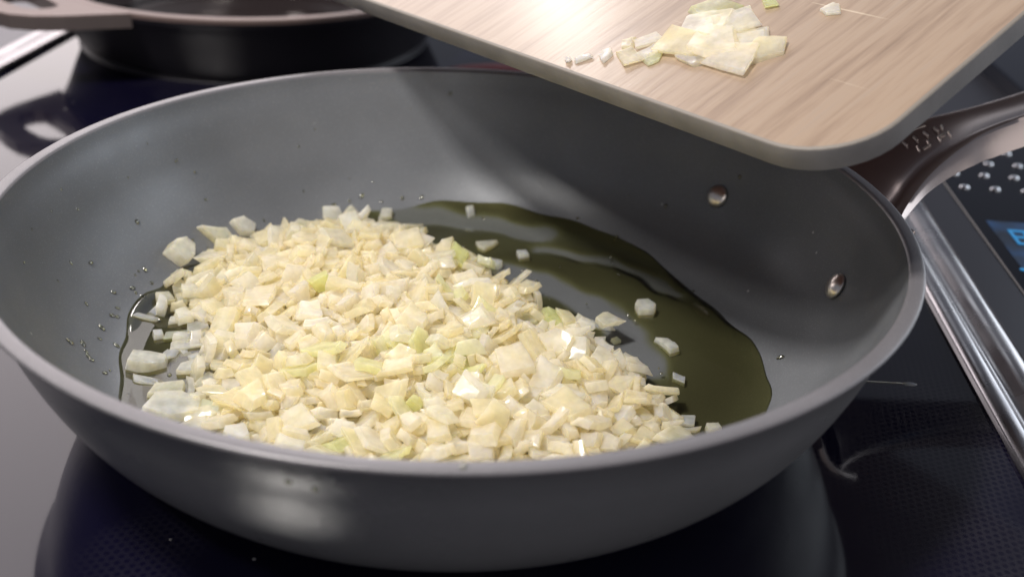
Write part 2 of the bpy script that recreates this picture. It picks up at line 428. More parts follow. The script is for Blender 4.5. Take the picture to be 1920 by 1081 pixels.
for sgn in (1, -1):
    az_r = R(37.5 if sgn > 0 else 1.3)
    wall = Vector((13.05*math.cos(az_r), 13.05*math.sin(az_r), 3.05))
    
    k = P(14.1, sgn*3.75, 5.0)
    ctl = [wall, Vector((13.7*math.cos(az_r), 13.7*math.sin(az_r), 4.2)), k]
    sp = spline(ctl, 5); ss = []
    for i, c in enumerate(sp):
        d = (sp[min(i+1, len(sp)-1)] - sp[max(i-1, 0)]).normalized()
        side = d.cross(Vector((0, 0, 1))).normalized(); upv = side.cross(d)
        ss.append([c + side*x + upv*zz for x, zz in rrect(1.2, .3, .12)])
    parts.append(loft(ss))
V, F = join(parts); hd = mk('handle', V, F, M['handle_steel'], pan, angle=50)
# raised maker's mark on the handle: a slanted bar and two short rows of strokes, too small to read
def stroke(s0, w0, s1, w1, t=.05, h=.012):
    a, b_ = P(s0, w0, 0), P(s1, w1, 0); d = (b_-a).normalized(); n_ = Vector((-d.y, d.x, 0))*t/2
    def zt(p):
        s = p.x*math.cos(az)+p.y*math.sin(az); z = 0
        for (u0, z0, _, _), (u1, z1, _, _) in zip(path, path[1:]):
            if u0 <= s <= u1: z = z0+(z1-z0)*(s-u0)/(u1-u0)
        return z - .08
    V = []
    for p in (a-n_, b_-n_, b_+n_, a+n_): V.append((p.x, p.y, zt(p)-.02))
    for p in (a-n_, b_-n_, b_+n_, a+n_): V.append((p.x, p.y, zt(p)+h+.03))
    return V, [(3, 2, 1, 0), (4, 5, 6, 7), (0, 1, 5, 4), (1, 2, 6, 5), (2, 3, 7, 6), (3, 0, 4, 7)]
st = [stroke(16.7, .95, 18.3, .75)]
for i in range(4):
    s = 17.1+.42*i
    st.append(stroke(s, .10, s+.05, .42)); st.append(stroke(s+.06, -.50, s+.20, -.18)); 
st += [stroke(17.1+.42*3+.2, .12, 18.7, .40), stroke(17.3, -.5, 17.6, -.45), stroke(18.1, -.2, 18.4, -.2)]
V, F = join(st); mk('embossed_mark', V, F, simple('mark_steel', (.62, .58, .55), .35, 1), hd, smooth=False)

# ------------------------------------------------------------------ oil
OUT = [(-163, 10.62), (-175, 10.74), (176, 10.95), (169, 11.0), (165, 10.85), (159, 10.95), (150, 10.8), (130, 10.75), (105, 10.85), (95, 11.05), (81, 11.1), (70, 10.95), (57, 10.73), (47, 10.48), (30, 9.95), (15, 9.9), (4, 10.27), (-7, 10.44), (-14, 10.52), (-21, 10.46), (-45, 10.4), (-90, 10.5), (-140, 10.5)]
OUT = sorted((a % 360, r) for a, r in OUT)
def rad(a):
    a %= 360
    L_ = [(OUT[-1][0]-360, OUT[-1][1])] + OUT + [(OUT[0][0]+360, OUT[0][1])]
    for (a0, r0), (a1, r1) in zip(L_, L_[1:]):
        if a0 <= a <= a1:
            t = (a-a0)/(a1-a0); t = t*t*(3-2*t); base = r0+(r1-r0)*t; break
    return base + .05*math.sin(R(a)*9) + .04*math.sin(R(a)*23+1)
def dseg(p, a, b_):
    ab = b_-a; t = max(0, min(1, (p-a).dot(ab)/ab.length_squared)); return (p-a-ab*t).length, t
BANDS = [([(3.0, 7.65), (4.2, 7.3), (5.6, 6.9), (7.0, 5.8), (8.2, 4.1)], .22, .1), ([(2.0, 5.6), (3.2, 4.6), (4.6, 3.4), (5.6, 2.0), (6.1, .4), (6.3, -1.1)], .72, .0),
         ([(-3.0, 10.3), (-1.2, 10.1), (.6, 9.9), (2.6, 9.2), (3.4, 8.9)], .55, .1), ([(-8.6, 6.6), (-9.3, 5.6)], .45, .1)]
BANDS = [([Vector(q) for q in b_], w_, v_) for b_, w_, v_ in BANDS]
def thick(x, y):
    p = Vector((x + .12*math.sin(y*3.1)+.06*math.sin(x*7), y + .12*math.sin(x*2.7+1)))
    t = 1
    for pts, w_, v_ in BANDS:
        d = min(dseg(p, a, b_)[0] for a, b_ in zip(pts, pts[1:]))
        s = max(0, min(1, (d-w_*.78)/(w_*.3+.3))); s = s*s*(3-2*s); t = min(t, v_ + (1-v_)*s)
    # broad low swirls
    t *= .86 + .14*math.sin(1.3*math.hypot(x-3, y-1) + .8*math.atan2(y-1, x-3))
    return t
NA, NR = 220, 76
V, F, dep = [(0, 0, .66)], [], [1.0]
for i in range(NA):
    a = 360*i/NA; ro = rad(a)
    for j in range(1, NR+1):
        u = (j/NR); u = 1-(1-u)**1.15
        r_ = ro*u; x, y = r_*math.cos(R(a)), r_*math.sin(R(a))
        t = thick(x, y); edge = min(1, (ro-r_)/.22)
        z = .545 + .125*t*math.sqrt(max(0, edge)) + .006*math.sin(2.1*x+1.3*math.sin(y*1.1)) * t
        zi = 0
        for (ra, za), (rb, zb) in zip(inner[::-1], inner[::-1][1:]):
            if ra <= r_ <= rb: zi = za+(zb-za)*(r_-ra)/(rb-ra); break
        z = max(z, zi + .03 + .05*t*math.sqrt(max(0, edge)))
        if j == NR: z = zi + .004
        V.append((x, y, z)); dep.append(t*min(1, .85+(ro-r_)/.8))
for i in range(NA):
    k = (i+1) % NA
    F.append((0, 1+i*NR, 1+k*NR))
    for j in range(NR-1): F.append((1+i*NR+j, 1+i*NR+j+1, 1+k*NR+j+1, 1+k*NR+j))
oil = mk('oil_puddle', V, F, M['oil'], angle=None)
at = oil.data.attributes.new('depth', 'FLOAT', 'POINT'); at.data.foreach_set('value', dep)
put(oil, 'olive green cooking oil pooled over the floor of the grey pan', 'oil')

DROPS = [[-10.8, 7.18, 4.04, 1], [-10.26, 7.58, 3.46, 1], [-9.87, 7.28, 2.45, 1.2], [-11.6, 4.44, 2.69, 1.6], [-12.78, 2.3, 4.09, 1], [-13.1, 0.99, 4.53, 0.8], [-13.09, 2.01, 4.89, 0.7], [-11.57, 6.46, 4.93, 0.8], [-6.55, 9.87, 1.84, 0.8], [-7.86, 8.1, 1.26, 1.2], [-5.37, 9.88, 1.24, 1.6], [-4.74, 10.28, 1.28, 1.2], [-4.27, 10.61, 1.38, 1.7], [-2.6, 10.94, 1.23, 1.8], [-1.8, 11.1, 1.22, 1.8], [-3.44, 10.62, 1.17, 1.2], [-12.87, -1.98, 4.18, 1], [-12.54, 0.51, 2.92, 0.9], [-12.25, 1.39, 2.54, 1.2], [-12.52, -0.72, 2.91, 0.8], [-11.27, 2.59, 1.46, 1.3], [-11.23, 2.84, 1.48, 1.3], [-11.09, 3.11, 1.44, 1.5], [-11.56, 1.16, 1.53, 2], [-11.19, 1.95, 1.31, 1.3], [-11.06, 1.87, 1.21, 1.3], [-10.84, 1.91, 1.05, 1.4], [-10.78, 2.76, 1.14, 1.5], [-11.91, -0.32, 1.95, 1.2], [-11.28, 0.61, 1.27, 1.3], [-11.31, 0.1, 1.28, 1.7], [-11.18, 0.21, 1.19, 1.5], [-11.34, -0.81, 1.32, 1.8], [-11.21, -1.41, 1.27, 1.1], [-10.77, -1.24, 0.93, 1.5], [-11.65, -2.7, 2.02, 1.6], [-11.57, -2.68, 1.89, 1.1], [-11.41, -2.24, 1.54, 1.4], [-11.25, -2.51, 1.44, 1.5], [-11.14, -2.67, 1.39, 1.5], [-11.01, -2.75, 1.31, 1.5], [-10.56, -3.01, 1.03, 1.5], [-10.5, -2.74, 0.93, 1], [-7.44, -11.39, 5.82, 1.2], [-10.09, 5.44, 1.4, 1.3], [-10.04, 5.65, 1.43, 1.2], [-9.51, 5.73, 1.12, 1.2], [-9.29, 6.67, 1.37, 1.3], [10.68, 7.41, 4.11, 1.8], [8.24, 8.87, 2.23, 2.2], [4.8, 9.9, 1.05, 1.3], [6.3, 8.59, 0.78, 1.4], [10.87, -0.73, 0.97, 2], [8.85, 4.51, 0.58, 1.2], [6.86, 9.97, 2.23, 0.8], [-0.71, 13.29, 5.13, 1.6], [-2.38, 12.9, 4.44, 0.7], [0.84, 10.32, 0.68, 1.1], [-4.81, 10.99, 2.07, 0.6], [-3.83, 11.18, 1.79, 0.6], [-6.82, 10.78, 3.48, 0.7], [-6.23, 11.36, 3.99, 0.5], [-11.95, 5.12, 4.13, 0.7], [-13.14, -0.51, 4.55, 0.7]]
drop_meshes = []
for s in range(6):
    rr = random.Random(s); V, F = dome(0, 0, 0, .05*rr.uniform(.8, 1.3), .05*rr.uniform(.8, 1.2), .042, 12, 4)
    drop_meshes.append(mesh_data('oil_droplet', V, F, M['drop'], True))
def wall_n(x, y):
    r_ = math.hypot(x, y)
    for (ra, za), (rb, zb) in zip(inner[::-1], inner[::-1][1:]):
        if ra <= r_ <= rb:
            sl = (zb-za)/(rb-ra); n_ = Vector((-x/r_*sl, -y/r_*sl, 1)).normalized(); return n_, za+(zb-za)*(r_-ra)/(rb-ra)
    return Vector((0, 0, 1)), .5
rd = random.Random(11); DR = []
for x, y, z, s in DROPS:
    if z > 5.7: continue
    n_, zz = wall_n(x, y)
    o = link('oil_droplet', drop_meshes[rd.randrange(6)])
    o.location = Vector((x, y, zz-.004))*CM; o.rotation_mode = 'QUATERNION'
    o.rotation_quaternion = n_.to_track_quat('Z', 'Y') @ Quaternion((0, 0, 1), rd.uniform(0, 6)); o.scale = (s*rd.uniform(.8, 1.2), s*rd.uniform(.8, 2.0), s*rd.uniform(.6, 1))
    side = 'left' if x < -4 else ('rear' if x < 4 else 'right')
    hh = 'low' if zz < 1.35 else ('halfway up' if zz < 3.2 else 'high')
    DR.append((o, {'left': 'clear oil droplet %s on left inner wall', 'rear': 'clear oil droplet %s on rear wall behind heap', 'right': 'dark oil droplet %s on shaded right inner wall'}[side] % hh
               + ('' if side != 'left' else (' in front' if y < -1 else ' behind' if y > 3.5 else ' beside the oil')), 'droplet', 'oil droplets on the inner wall of the pan'))
# bubbles and droplets standing in the pooled oil
for x, y, s in [(5.95, 6.98, 1), (5.95, 6.51, 1), (6.12, 5.47, 0.8), (2.42, 5.5, 1.2), (2.67, 5.07, 0.9), (2.93, 4.74, 0.9), (2.51, 4.07, 1), (6.15, 2.33, 1), (6.34, 1.92, 1), (6.82, -1.53, 1), (6.78, -1.21, 0.8), (6.42, -1.23, 0.8), (-9.8, 3.21, 1.4), (-9.66, 3.18, 1.3), (-9.58, 3.31, 1.4), (-9.44, 3.2, 1.1), (-9.34, 3.41, 1.2), (-10.32, 1.67, 1), (-10.0, 0.86, 1.1), (-10.09, 0.82, 0.9), (-9.08, 0.78, 1), (-8.97, 0.86, 1), (-9.14, 0.12, 1), (-7.24, -4.76, 1.5), (-7.29, -4.95, 1.2), (-7.16, -4.97, 1.2), (-7.38, -5.06, 1), (-8.75, -2.54, 1.6), (-7.81, -1.5, 1.2), (-7.94, -1.37, 1), (-1.38, 8.06, 1.5), (0.23, 7.11, 1.6), (0.37, 6.73, 1.6), (0.5, 6.46, 1.2), (0.14, 7.49, 1), (-8.84, 5.36, 1), (3.37, 3.34, 0.7), (4.71, 3.03, 0.7), (3.89, 5.98, 0.7), (-9.88, -3.57, 1.4), (-9.66, -3.76, 2)]:
    o = link('oil_bubble', drop_meshes[rd.randrange(6)])
    o.location = Vector((x, y, .655))*CM; o.scale = (s, s, s*1.3)
    DR.append((o, 'shiny oil bubble ' + ('by the loose onion bits at the left' if x < -7.5 and y > -2.5 else 'near the front left rim' if x < -5 else 'at the rear edge of the heap' if y > 5.5 and x < 2.5 else 'in the dark oil right of the heap' if y < 3.5 else 'in the oil behind the heap'), 'bubble', 'oil bubbles in the pooled oil'))
# water drops on the outside and rim of the pan
for (x, y, z, nx_, ny_, nz_, s, lab) in ((.65, -13.79, 6.03, 0, 0, 1, 1.6, 'round water drop on the front rim of the pan, middle of the photo'), (-11.2, -8.1, 6.03, 0, 0, 1, 1.2, 'small water drop on the front left rim of the pan'),
        (-2.9, -13.42, 5.25, -.2, -1, -.25, 1.4, 'left of the two water drops on the front outside of the pan'), (-2.35, -13.5, 5.15, -.17, -1, -.25, 1.4, 'right of the two water drops on the front outside of the pan')):
    o = link('water_drop', drop_meshes[0]); o.location = Vector((x, y, z-.01))*CM
    o.rotation_mode = 'QUATERNION'; o.rotation_quaternion = Vector((nx_, ny_, nz_)).to_track_quat('Z', 'Y'); o.scale = (s, s, s)
    put(o, lab, 'water drop')
for k_, (x, y, sx, sy, lab) in enumerate(((15.45, -.65, .24, .1, 'tiny pale water drop on the black hob glass between pan and right steel trim'), (-2.1, -13.6, .14, .12, None))):
    if lab:
        V, F = dome(x, y, .0, sx, sy, .05, 16, 4); o = mk('milky_drop', V, F, M['onion_white']); put(o, lab, 'drop')
        V, F = loft([[Vector((x-.15, y+.02+b_, .02+c)) for b_, c in ((-.014, 0), (.014, 0), (0, .02))], [Vector((x-1.9, y+.10+b_, .02+c)) for b_, c in ((-.014, 0), (.014, 0), (0, .02))]]); mk('thread', V, F, M['onion_white'], o)

# ------------------------------------------------------------------ onions
def chip_geo(seed):
    """irregular diced onion layer, cm units; returns verts, faces"""
    r = random.Random(seed*7+3)
    kind = seed % 8
    if kind == 7: a, b, t = r.uniform(1.4,1.8), r.uniform(.35,.5), r.uniform(.14,.2)     # sliver
    elif kind in (0,4): a, b, t = r.uniform(1.25,1.6), r.uniform(.95,1.2), r.uniform(.17,.26)
    elif kind in (5,): a, b, t = r.uniform(.5,.62), r.uniform(.42,.55), r.uniform(.3,.4)
    else: a, b, t = r.uniform(.9,1.2), r.uniform(.7,.95), r.uniform(.16,.30)
    if kind == 2: a, b = a*.72, b*.62
    f_ = .84 if seed % 16 == 0 else .71
    a *= f_; b *= f_*.98; t *= .86
    n = r.choice((4,4,4,5,5)) if kind != 7 else 4
    a0 = r.uniform(0,6.28) if n != 4 else math.pi/4 + r.uniform(-.15,.15)
    cs = []
    for i in range(n):
        th = a0 + 2*math.pi*(i + r.uniform(-.26,.26))/n
        rad = r.uniform(.78,1.2)*(1.25 if n == 4 else 1)
        cs.append((rad*math.cos(th)*a/2, rad*math.sin(th)*b/2))
    # cut each corner a little, and bow each side
    out = []
    for i in range(n):
        p, c, q = cs[i-1], cs[i], cs[(i+1) % n]
        f = r.uniform(.01,.05)
        out.append((c[0]+(p[0]-c[0])*f, c[1]+(p[1]-c[1])*f))
        out.append((c[0]+(q[0]-c[0])*f, c[1]+(q[1]-c[1])*f))
        m = r.uniform(-.06,.05)
        mx, my = (c[0]+q[0])/2, (c[1]+q[1])/2
        out.append((mx*(1+m), my*(1+m)))
    N = len(out)
    k = r.uniform(.0,.38)*(1 if kind != 5 else 0); kd = r.uniform(-.1,.1); sh = r.uniform(-.3,.3); sh2 = r.uniform(-.3,.3)
    def z(x, y): return k*x*x + kd*x*y
    V, F = [], []
    tp = r.uniform(.70,1.0); tx, ty = r.uniform(-.08,.08), r.uniform(-.08,.08); jit = [r.uniform(-.035,.035) for _ in range(N)]
    def ring(s, zz, dx=0, dy=0):
        i0 = len(V)
        top = zz > 0
        for q, (x, y) in enumerate(out):
            if top: x, y = x*tp+tx*a, y*tp+ty*b
            V.append((x*s+dx, y*s+dy, z(x*s, y*s)+zz+(jit[q] if s > .9 else 0)*(1 if top else .6)))
        return i0
    e = min(.022, t*.12)
    R = [ring(.55, -t/2), ring(.982, -t/2), ring(1, -t/2+e), ring(1, t/2-e, sh*t, sh2*t), ring(.98, t/2, sh*t, sh2*t), ring(.5, t/2+r.uniform(-.02,.03))]
    for A, B in zip(R, R[1:]):
        for i in range(N):
            j = (i+1) % N
            F.append((A+i, A+j, B+j, B+i))
    F.append(tuple(R[0]+i for i in reversed(range(N))))
    F.append(tuple(R[-1]+i for i in range(N)))
    cx = sum(v[0] for v in V)/len(V); cy = sum(v[1] for v in V)/len(V); cz = sum(v[2] for v in V)/len(V)
    return [(x-cx, y-cy, zz-cz) for x, y, zz in V], F
NV = 40

CHIPS = []
for mk_ in ('onion', 'onion_green', 'onion_white', 'onion_pale_green'):
    row = []
    for s in range(NV):
        V, F = chip_geo(s); row.append(mesh_data('onion_piece', V, F, M[mk_], True, 38))
    CHIPS.append(row)
HEAP = [(16,1.939,-3.293,2.07,0.145,-0.744,0.649,0.063),
(16,3.513,-5.297,1.84,0.313,0.054,-0.039,0.948),
(32,2.914,-3.752,1.775,0.575,0.164,0.09,-0.797),
(32,-4.219,-5.943,1.429,0.242,-0.058,0.948,0.2),
(24,1.434,-6.183,1.966,0.419,-0.415,0.616,0.523),
(0,3.359,-1.631,1.76,0.946,0.289,-0.04,-0.139),
(8,0.661,-5.065,2.127,0.897,0.333,-0.036,-0.287),
(24,-5.595,-5.041,1.684,0.489,0.003,-0.084,0.868),
(8,1.051,-6.603,1.67,0.107,-0.187,-0.027,0.976),
(16,-1.992,5.506,1.792,0.964,0.164,-0.077,0.193),
(36,-7.531,-0.121,1.265,0.783,0.039,-0.207,0.586),
(24,-1.243,-1.019,2.167,0.288,0.135,-0.102,0.943),
(16,-2.913,-3.957,1.9,0.939,-0.12,0.05,-0.319),
(36,2.636,-1.656,1.662,0.372,0.323,0.02,0.87),
(24,0.732,-0.617,1.983,0.928,0.303,-0.19,0.105),
(0,-2.003,-6.573,1.401,0.225,0.285,0.091,0.927),
(16,-6.577,0.823,1.726,0.64,-0.067,-0.023,0.765),
(8,-6.64,-1.208,1.44,0.743,0.082,0.103,-0.656),
(20,-1.559,-3.739,2.038,0.976,0.032,-0.063,0.205),
(17,-0.181,-6.38,1.577,0.135,-0.143,-0.206,0.959),
(32,-5.424,-1.112,1.788,0.355,0.08,0.158,0.918),
(36,-5.718,-4.158,1.522,0.362,0.255,0.077,0.893),
(32,-4.711,-0.317,1.902,0.596,-0.021,0.026,0.802),
(36,0.962,0.987,1.858,0.708,0.327,-0.239,0.579),
(36,3.828,-1.628,1.556,0.916,0.343,-0.124,-0.167),
(20,-1.696,-4.691,1.652,0.097,0.271,0.279,-0.916),
(32,-3.82,-2.608,1.867,0.98,-0.066,-0.115,-0.147),
(16,-2.253,-6.553,1.228,0.382,-0.255,0.069,-0.886),
(24,-0.112,-7.193,1.507,0.337,-0.172,0.133,0.916),
(24,-8.492,2.089,1.156,0.204,0.442,-0.483,0.728),
(24,4.088,-5.923,1.733,0.894,-0.155,0.098,0.408),
(0,-0.999,-2.103,1.883,0.505,-0.534,-0.661,0.149),
(8,-0.05,-5.917,1.848,0.89,-0.162,-0.027,-0.425),
(16,-4.681,5.931,1.62,0.907,0.081,0.193,0.364),
(25,1.904,-6.404,1.704,0.407,0.304,0.013,-0.861),
(7,3.088,-5.98,1.724,0.918,0.142,-0.16,0.334),
(28,-7.254,2.138,1.523,0.825,0.318,-0.078,0.461),
(36,-4.503,-3.385,1.547,0.235,-0.134,0.159,0.95),
(22,0.551,-2.485,1.968,0.107,0.086,-0.945,-0.297),
(16,-3.019,-2.852,1.836,0.925,-0.006,-0.365,-0.104),
(6,1.05,-7.159,1.455,0.992,0.119,0.025,-0.046),
(25,5.276,-3.358,1.321,0.008,-0.801,-0.592,-0.083),
(17,-5.985,-1.481,1.302,0.838,0.36,-0.003,0.411),
(14,-2.935,-5.038,1.638,0.386,0.449,0.051,0.804),
(16,-3.921,1.442,1.905,0.762,-0.359,-0.187,-0.506),
(12,-6.492,-5.48,1.069,0.043,-0.12,0.148,0.981),
(6,4.614,-6.318,1.348,0.933,0.31,-0.043,-0.175),
(12,1.616,-4.61,1.784,0.963,-0.089,-0.223,0.121),
(28,0.802,-5.849,1.693,0.726,0.024,0.051,0.686),
(16,-6.172,-4.666,1.29,0.587,-0.11,-0.068,-0.799),
(28,-5.663,2.282,1.746,0.224,-0.019,-0.924,-0.308),
(36,-5.623,-2.988,1.187,0.873,0.291,0.387,-0.047),
(17,-5.198,0.995,1.729,0.308,0.544,-0.35,0.698),
(25,-3.348,-4.942,1.537,0.6,0.559,0.283,-0.498),
(8,-1.583,-1.761,2.034,0.555,0.095,0.139,0.815),
(4,2.576,-6.053,1.658,0.806,0.452,0.382,0.025),
(24,-3.056,0.095,1.819,0.592,0.123,-0.211,-0.768),
(33,-1.457,-6.645,1.384,0.849,-0.253,0.332,-0.323),
(1,-4.737,-6.189,1.317,0.079,0.607,0.721,0.326),
(32,-2.254,-5.558,1.291,0.717,-0.282,-0.143,0.621),
(22,-7.242,-4.837,0.785,0.923,0.26,-0.08,0.272),
(19,-1.828,-5.265,1.646,0.274,0.532,-0.8,-0.041),
(19,-5.144,-3.999,1.51,0.879,-0.071,0.306,-0.36),
(33,-4.583,-4.317,1.513,0.369,-0.077,0.063,0.924),
(0,-5.387,-5.245,1.22,0.758,-0.145,0.097,0.629),
(12,-7.902,-2.468,0.791,0.243,0.569,0.62,0.483),
(16,-6.321,-2.527,1.202,0.872,-0.15,0.073,0.46),
(8,-2.167,-4.084,1.446,0.705,0.214,0.164,0.656),
(32,6.68,-5.557,1.026,0.056,-0.918,-0.369,0.131),
(35,-2.369,-3.823,2.038,0.097,0.979,0.083,-0.159),
(14,5.088,-5.5,1.174,0.234,-0.228,0.942,0.08),
(32,-1.342,1.034,1.733,0.11,0.351,0.106,-0.924),
(12,-3.619,-3.369,1.789,0.58,0.147,0.06,0.799),
(35,-4,-1.7,1.912,0.505,0.109,0.07,0.854),
(28,-4.067,-6.485,1.286,0.561,-0.479,-0.31,-0.599),
(28,5.652,-4.173,1.482,0.687,-0.09,-0.057,-0.719),
(19,-7.337,-1.225,1.17,0.424,0.579,0.408,-0.564),
(32,-2.264,3.092,1.729,0.066,-0.211,0.014,-0.975),
(4,3.107,-6.424,1.256,0.911,0.404,0.068,0.048),
(12,-3.569,-5.084,1.122,0.389,-0.134,-0.341,-0.845),
(24,-2.988,-6.495,1.1,0.373,0.048,-0.263,-0.889),
(0,-0.862,-5.834,1.435,0.974,-0.006,-0.125,-0.189),
(36,5.04,-4.636,1.059,0.332,0.395,0.854,0.071),
(27,-0.997,-6.077,1.67,0.901,0.082,-0.095,-0.416),
(36,-0.18,-6.228,1.326,0.947,0.163,-0.196,0.196),
(24,-3.479,2.186,1.856,0.499,0.566,0.238,0.611),
(4,-1.334,-5.362,1.64,0.125,-0.851,-0.366,0.355),
(19,-3.5,0.342,1.745,0.559,0.628,0.157,0.519),
(14,2.399,-6.516,1.464,0.114,-0.082,-0.323,0.936),
(12,-1.503,-2.906,1.797,0.921,0.351,-0.016,-0.167),
(2,4.088,-6.356,1.414,0.082,-0.276,-0.301,0.909),
(12,-0.06,-1.46,2.027,0.458,0.03,-0.113,-0.881),
(20,-2.117,1.362,1.88,0.271,-0.003,0.45,-0.851),
(9,-2.897,-6.03,1.306,0.091,-0.129,-0.955,-0.253),
(8,1.195,-5.673,1.915,0.016,0.993,0.102,-0.065),
(17,-4.617,1.857,1.77,0.77,0.568,0.156,0.246),
(17,-7.714,-1.501,1.117,0.649,0.502,-0.28,-0.498),
(24,5.225,0.713,1.296,0.048,0.908,0.406,-0.095),
(14,6.444,-4.3,0.991,0.592,0.376,0.164,0.694),
(36,-5.723,3.976,1.726,0.816,-0.281,-0.391,-0.319),
(17,1.791,-5.345,1.699,0.908,0.304,-0.129,0.257),
(32,3.417,1.073,1.165,0.648,0.077,0.141,0.745),
(11,2.371,-4.435,1.529,0.038,-0.025,-0.056,0.997),
(24,-6.486,3.436,1.666,0.004,0.315,-0.949,0.027),
(17,4.477,-4.181,1.329,0.701,-0.007,-0.008,0.713),
(12,4.834,-1.888,1.352,0.127,-0.864,0.463,0.149),
(24,-4.144,-7.049,1.454,0.983,-0.064,0.104,-0.138),
(17,1.155,-1.922,1.713,0.723,0.398,0.245,0.509),
(36,-5.701,5.352,1.793,0.135,0.623,-0.77,-0.004),
(25,-4.542,-3.039,1.733,0.884,-0.226,-0.033,0.409),
(20,-0.004,4.788,1.596,0.724,0.013,0.216,-0.655),
(16,1.712,-1.173,1.735,0.944,-0.17,-0.283,-0.012),
(28,-8.152,0.941,1.191,0.212,0.406,-0.889,0.006),
(32,0.52,2.009,1.775,0.101,-0.045,0.908,-0.404),
(8,-9.072,3.948,1.261,0.886,-0.123,-0.195,0.403),
(38,-0.961,-6.496,1.364,0.943,-0.206,0.259,0.019),
(1,3.511,-6.004,1.545,0.618,-0.01,0.021,0.786),
(15,-7.135,-3.681,0.879,0.069,0.042,0.986,0.143),
(9,2.602,-5.171,1.574,0.147,-0.271,-0.946,-0.097),
(22,5.689,-5.628,1.074,0.58,-0.085,0.013,-0.81),
(12,-1.461,4.205,1.635,0.618,0.687,-0.196,-0.328),
(24,0.311,2.668,1.765,0.987,0.104,-0.107,0.055),
(4,-4.421,-2.167,1.758,0.383,0.036,0.074,-0.92),
(35,0.344,-6.803,1.414,0.821,-0.103,-0.148,-0.542),
(19,4.433,-2.699,1.622,0.308,0.198,-0.93,0.041),
(35,-0.425,-2.099,1.949,0.755,-0.454,-0.078,-0.468),
(16,0.561,-5.664,1.47,0.949,0.019,0.01,-0.316),
(28,2.455,2.575,1.525,0.911,-0.101,-0.052,0.397),
(25,-6.876,-2.849,1.021,0.965,-0.259,-0.038,-0.01),
(17,4.801,-2.601,1.355,0.268,0.333,0.001,-0.904),
(26,-0.4,-4.168,1.687,0.928,0.252,0.224,-0.156),
(20,6.579,-3.283,1.17,0.939,-0.319,0.077,0.106),
(15,3.257,-6.917,1.488,0.247,0.346,0.883,0.2),
(14,-9.163,0.721,0.934,0.497,0.01,-0.064,0.866),
(4,-2.878,0.973,1.925,0.648,0.312,-0.029,-0.695),
(38,-5.151,-2.924,1.458,0.394,0.572,0.083,-0.715),
(12,-5.903,-6.17,1.079,0.875,0.096,-0.053,-0.472),
(32,0.244,-2.467,1.602,0.674,0.185,0.172,0.695),
(36,-4.376,7.912,1.312,0.56,0.107,-0.126,0.812),
(14,4.409,-3.804,1.573,0.058,-0.154,0.957,-0.238),
(20,3.45,-4.588,1.738,0.988,0.108,0.018,-0.113),
(33,-7.511,1.557,1.422,0.057,0.992,0.108,-0.035),
(3,-6.607,-3.358,0.909,0.024,-0.021,-0.133,0.991),
(4,-2.808,-0.86,1.73,0.725,0.305,-0.252,-0.564),
(28,1.99,-4.392,1.677,0.569,-0.272,-0.166,0.758),
(3,-4.927,-1.783,1.672,0.197,0.281,0.016,-0.939),
(32,-3.423,6.164,1.733,0.647,-0.058,0.076,0.756),
(24,-4.382,-1.038,1.818,0.027,0.079,-0.346,-0.935),
(9,-9.095,-1.387,0.627,0.775,-0.004,-0,0.633),
(19,-6.984,6.05,1.467,0.347,0.438,-0.018,0.829),
(12,-5.297,9.29,1.028,0.145,0.06,-0.944,-0.288),
(24,5.929,-1.798,1.113,0.742,-0.185,0.005,-0.645),
(8,-6.108,0.045,1.576,0.62,0.147,-0.319,-0.701),
(33,-2.262,-1.852,1.527,0.715,-0.123,0.598,0.339),
(19,-2.881,-4.696,1.536,0.244,0.285,0.443,-0.814),
(32,1.626,1.505,1.546,0.95,0.115,-0.268,0.114),
(36,-8.484,1.145,0.909,0.853,0.009,0.02,0.522),
(16,-6.072,1.04,1.505,0.232,0,-0.101,-0.967),
(12,-8.615,0.393,0.661,0.048,0.604,0.796,0.014),
(33,-9.324,2.473,0.992,0.856,0.005,0.04,0.515),
(38,-8.856,-0.379,0.733,0.949,-0.069,0.131,0.278),
(8,-9.08,4.624,1.24,0.083,0.992,-0.091,0.042),
(4,-0.501,0.269,1.893,0.007,-0.554,-0.707,-0.44),
(2,-7.518,-4.095,0.767,0.689,-0.318,-0.648,-0.066),
(8,-1.854,-1.672,1.749,0.862,0.136,-0.175,-0.456),
(19,5.735,-4.407,0.967,0.309,0.071,0.104,-0.943),
(0,-0.647,4.289,1.745,0.993,-0.052,-0.08,-0.072),
(28,-2.481,-2.417,1.619,0.382,0.455,0.282,0.753),
(8,-0.586,3.614,1.858,0.019,0.06,-0.084,-0.994),
(28,-0.42,-3.327,1.88,0.027,-0.306,0.181,0.934),
(22,3.797,0.784,1.357,0.086,-0.655,-0.74,0.126),
(39,4.086,-2.951,1.563,0.845,0.129,0.003,-0.519),
(25,-0.509,-2.694,1.816,0.775,0.2,-0.018,-0.6),
(12,3.607,-3.273,1.67,0.966,-0.247,0.069,-0.035),
(6,5.003,-4.291,1.286,0.294,0.789,0.49,0.227),
(36,-2.886,7.56,1.4,0.13,0.937,0.317,-0.066),
(35,-1.503,-6.162,1.262,0.66,0.25,0.52,-0.48),
(20,-7.034,-4.502,0.73,0.97,0.241,-0.037,-0.015),
(25,-0.402,-5.188,1.723,0.676,-0.297,0.092,0.668),
(5,-0.932,-4.922,1.513,0.734,-0.608,0.26,0.156),
(38,-10.05,1.391,0.912,0.257,0.68,0.32,0.608),
(11,-2.35,0.343,1.984,0.585,0.068,0.155,0.793),
(35,0.231,-5.271,1.725,0.285,0.56,0.777,-0.043),
(2,-3.546,-4.007,1.704,0.14,-0.061,-0.928,0.339),
(30,-2.04,1.021,1.924,0.025,0.334,-0.283,0.898),
(33,-6.656,0.254,1.375,0.434,0.89,-0.129,-0.051),
(21,-8.424,-0.498,0.739,0.616,-0.279,-0.663,0.322),
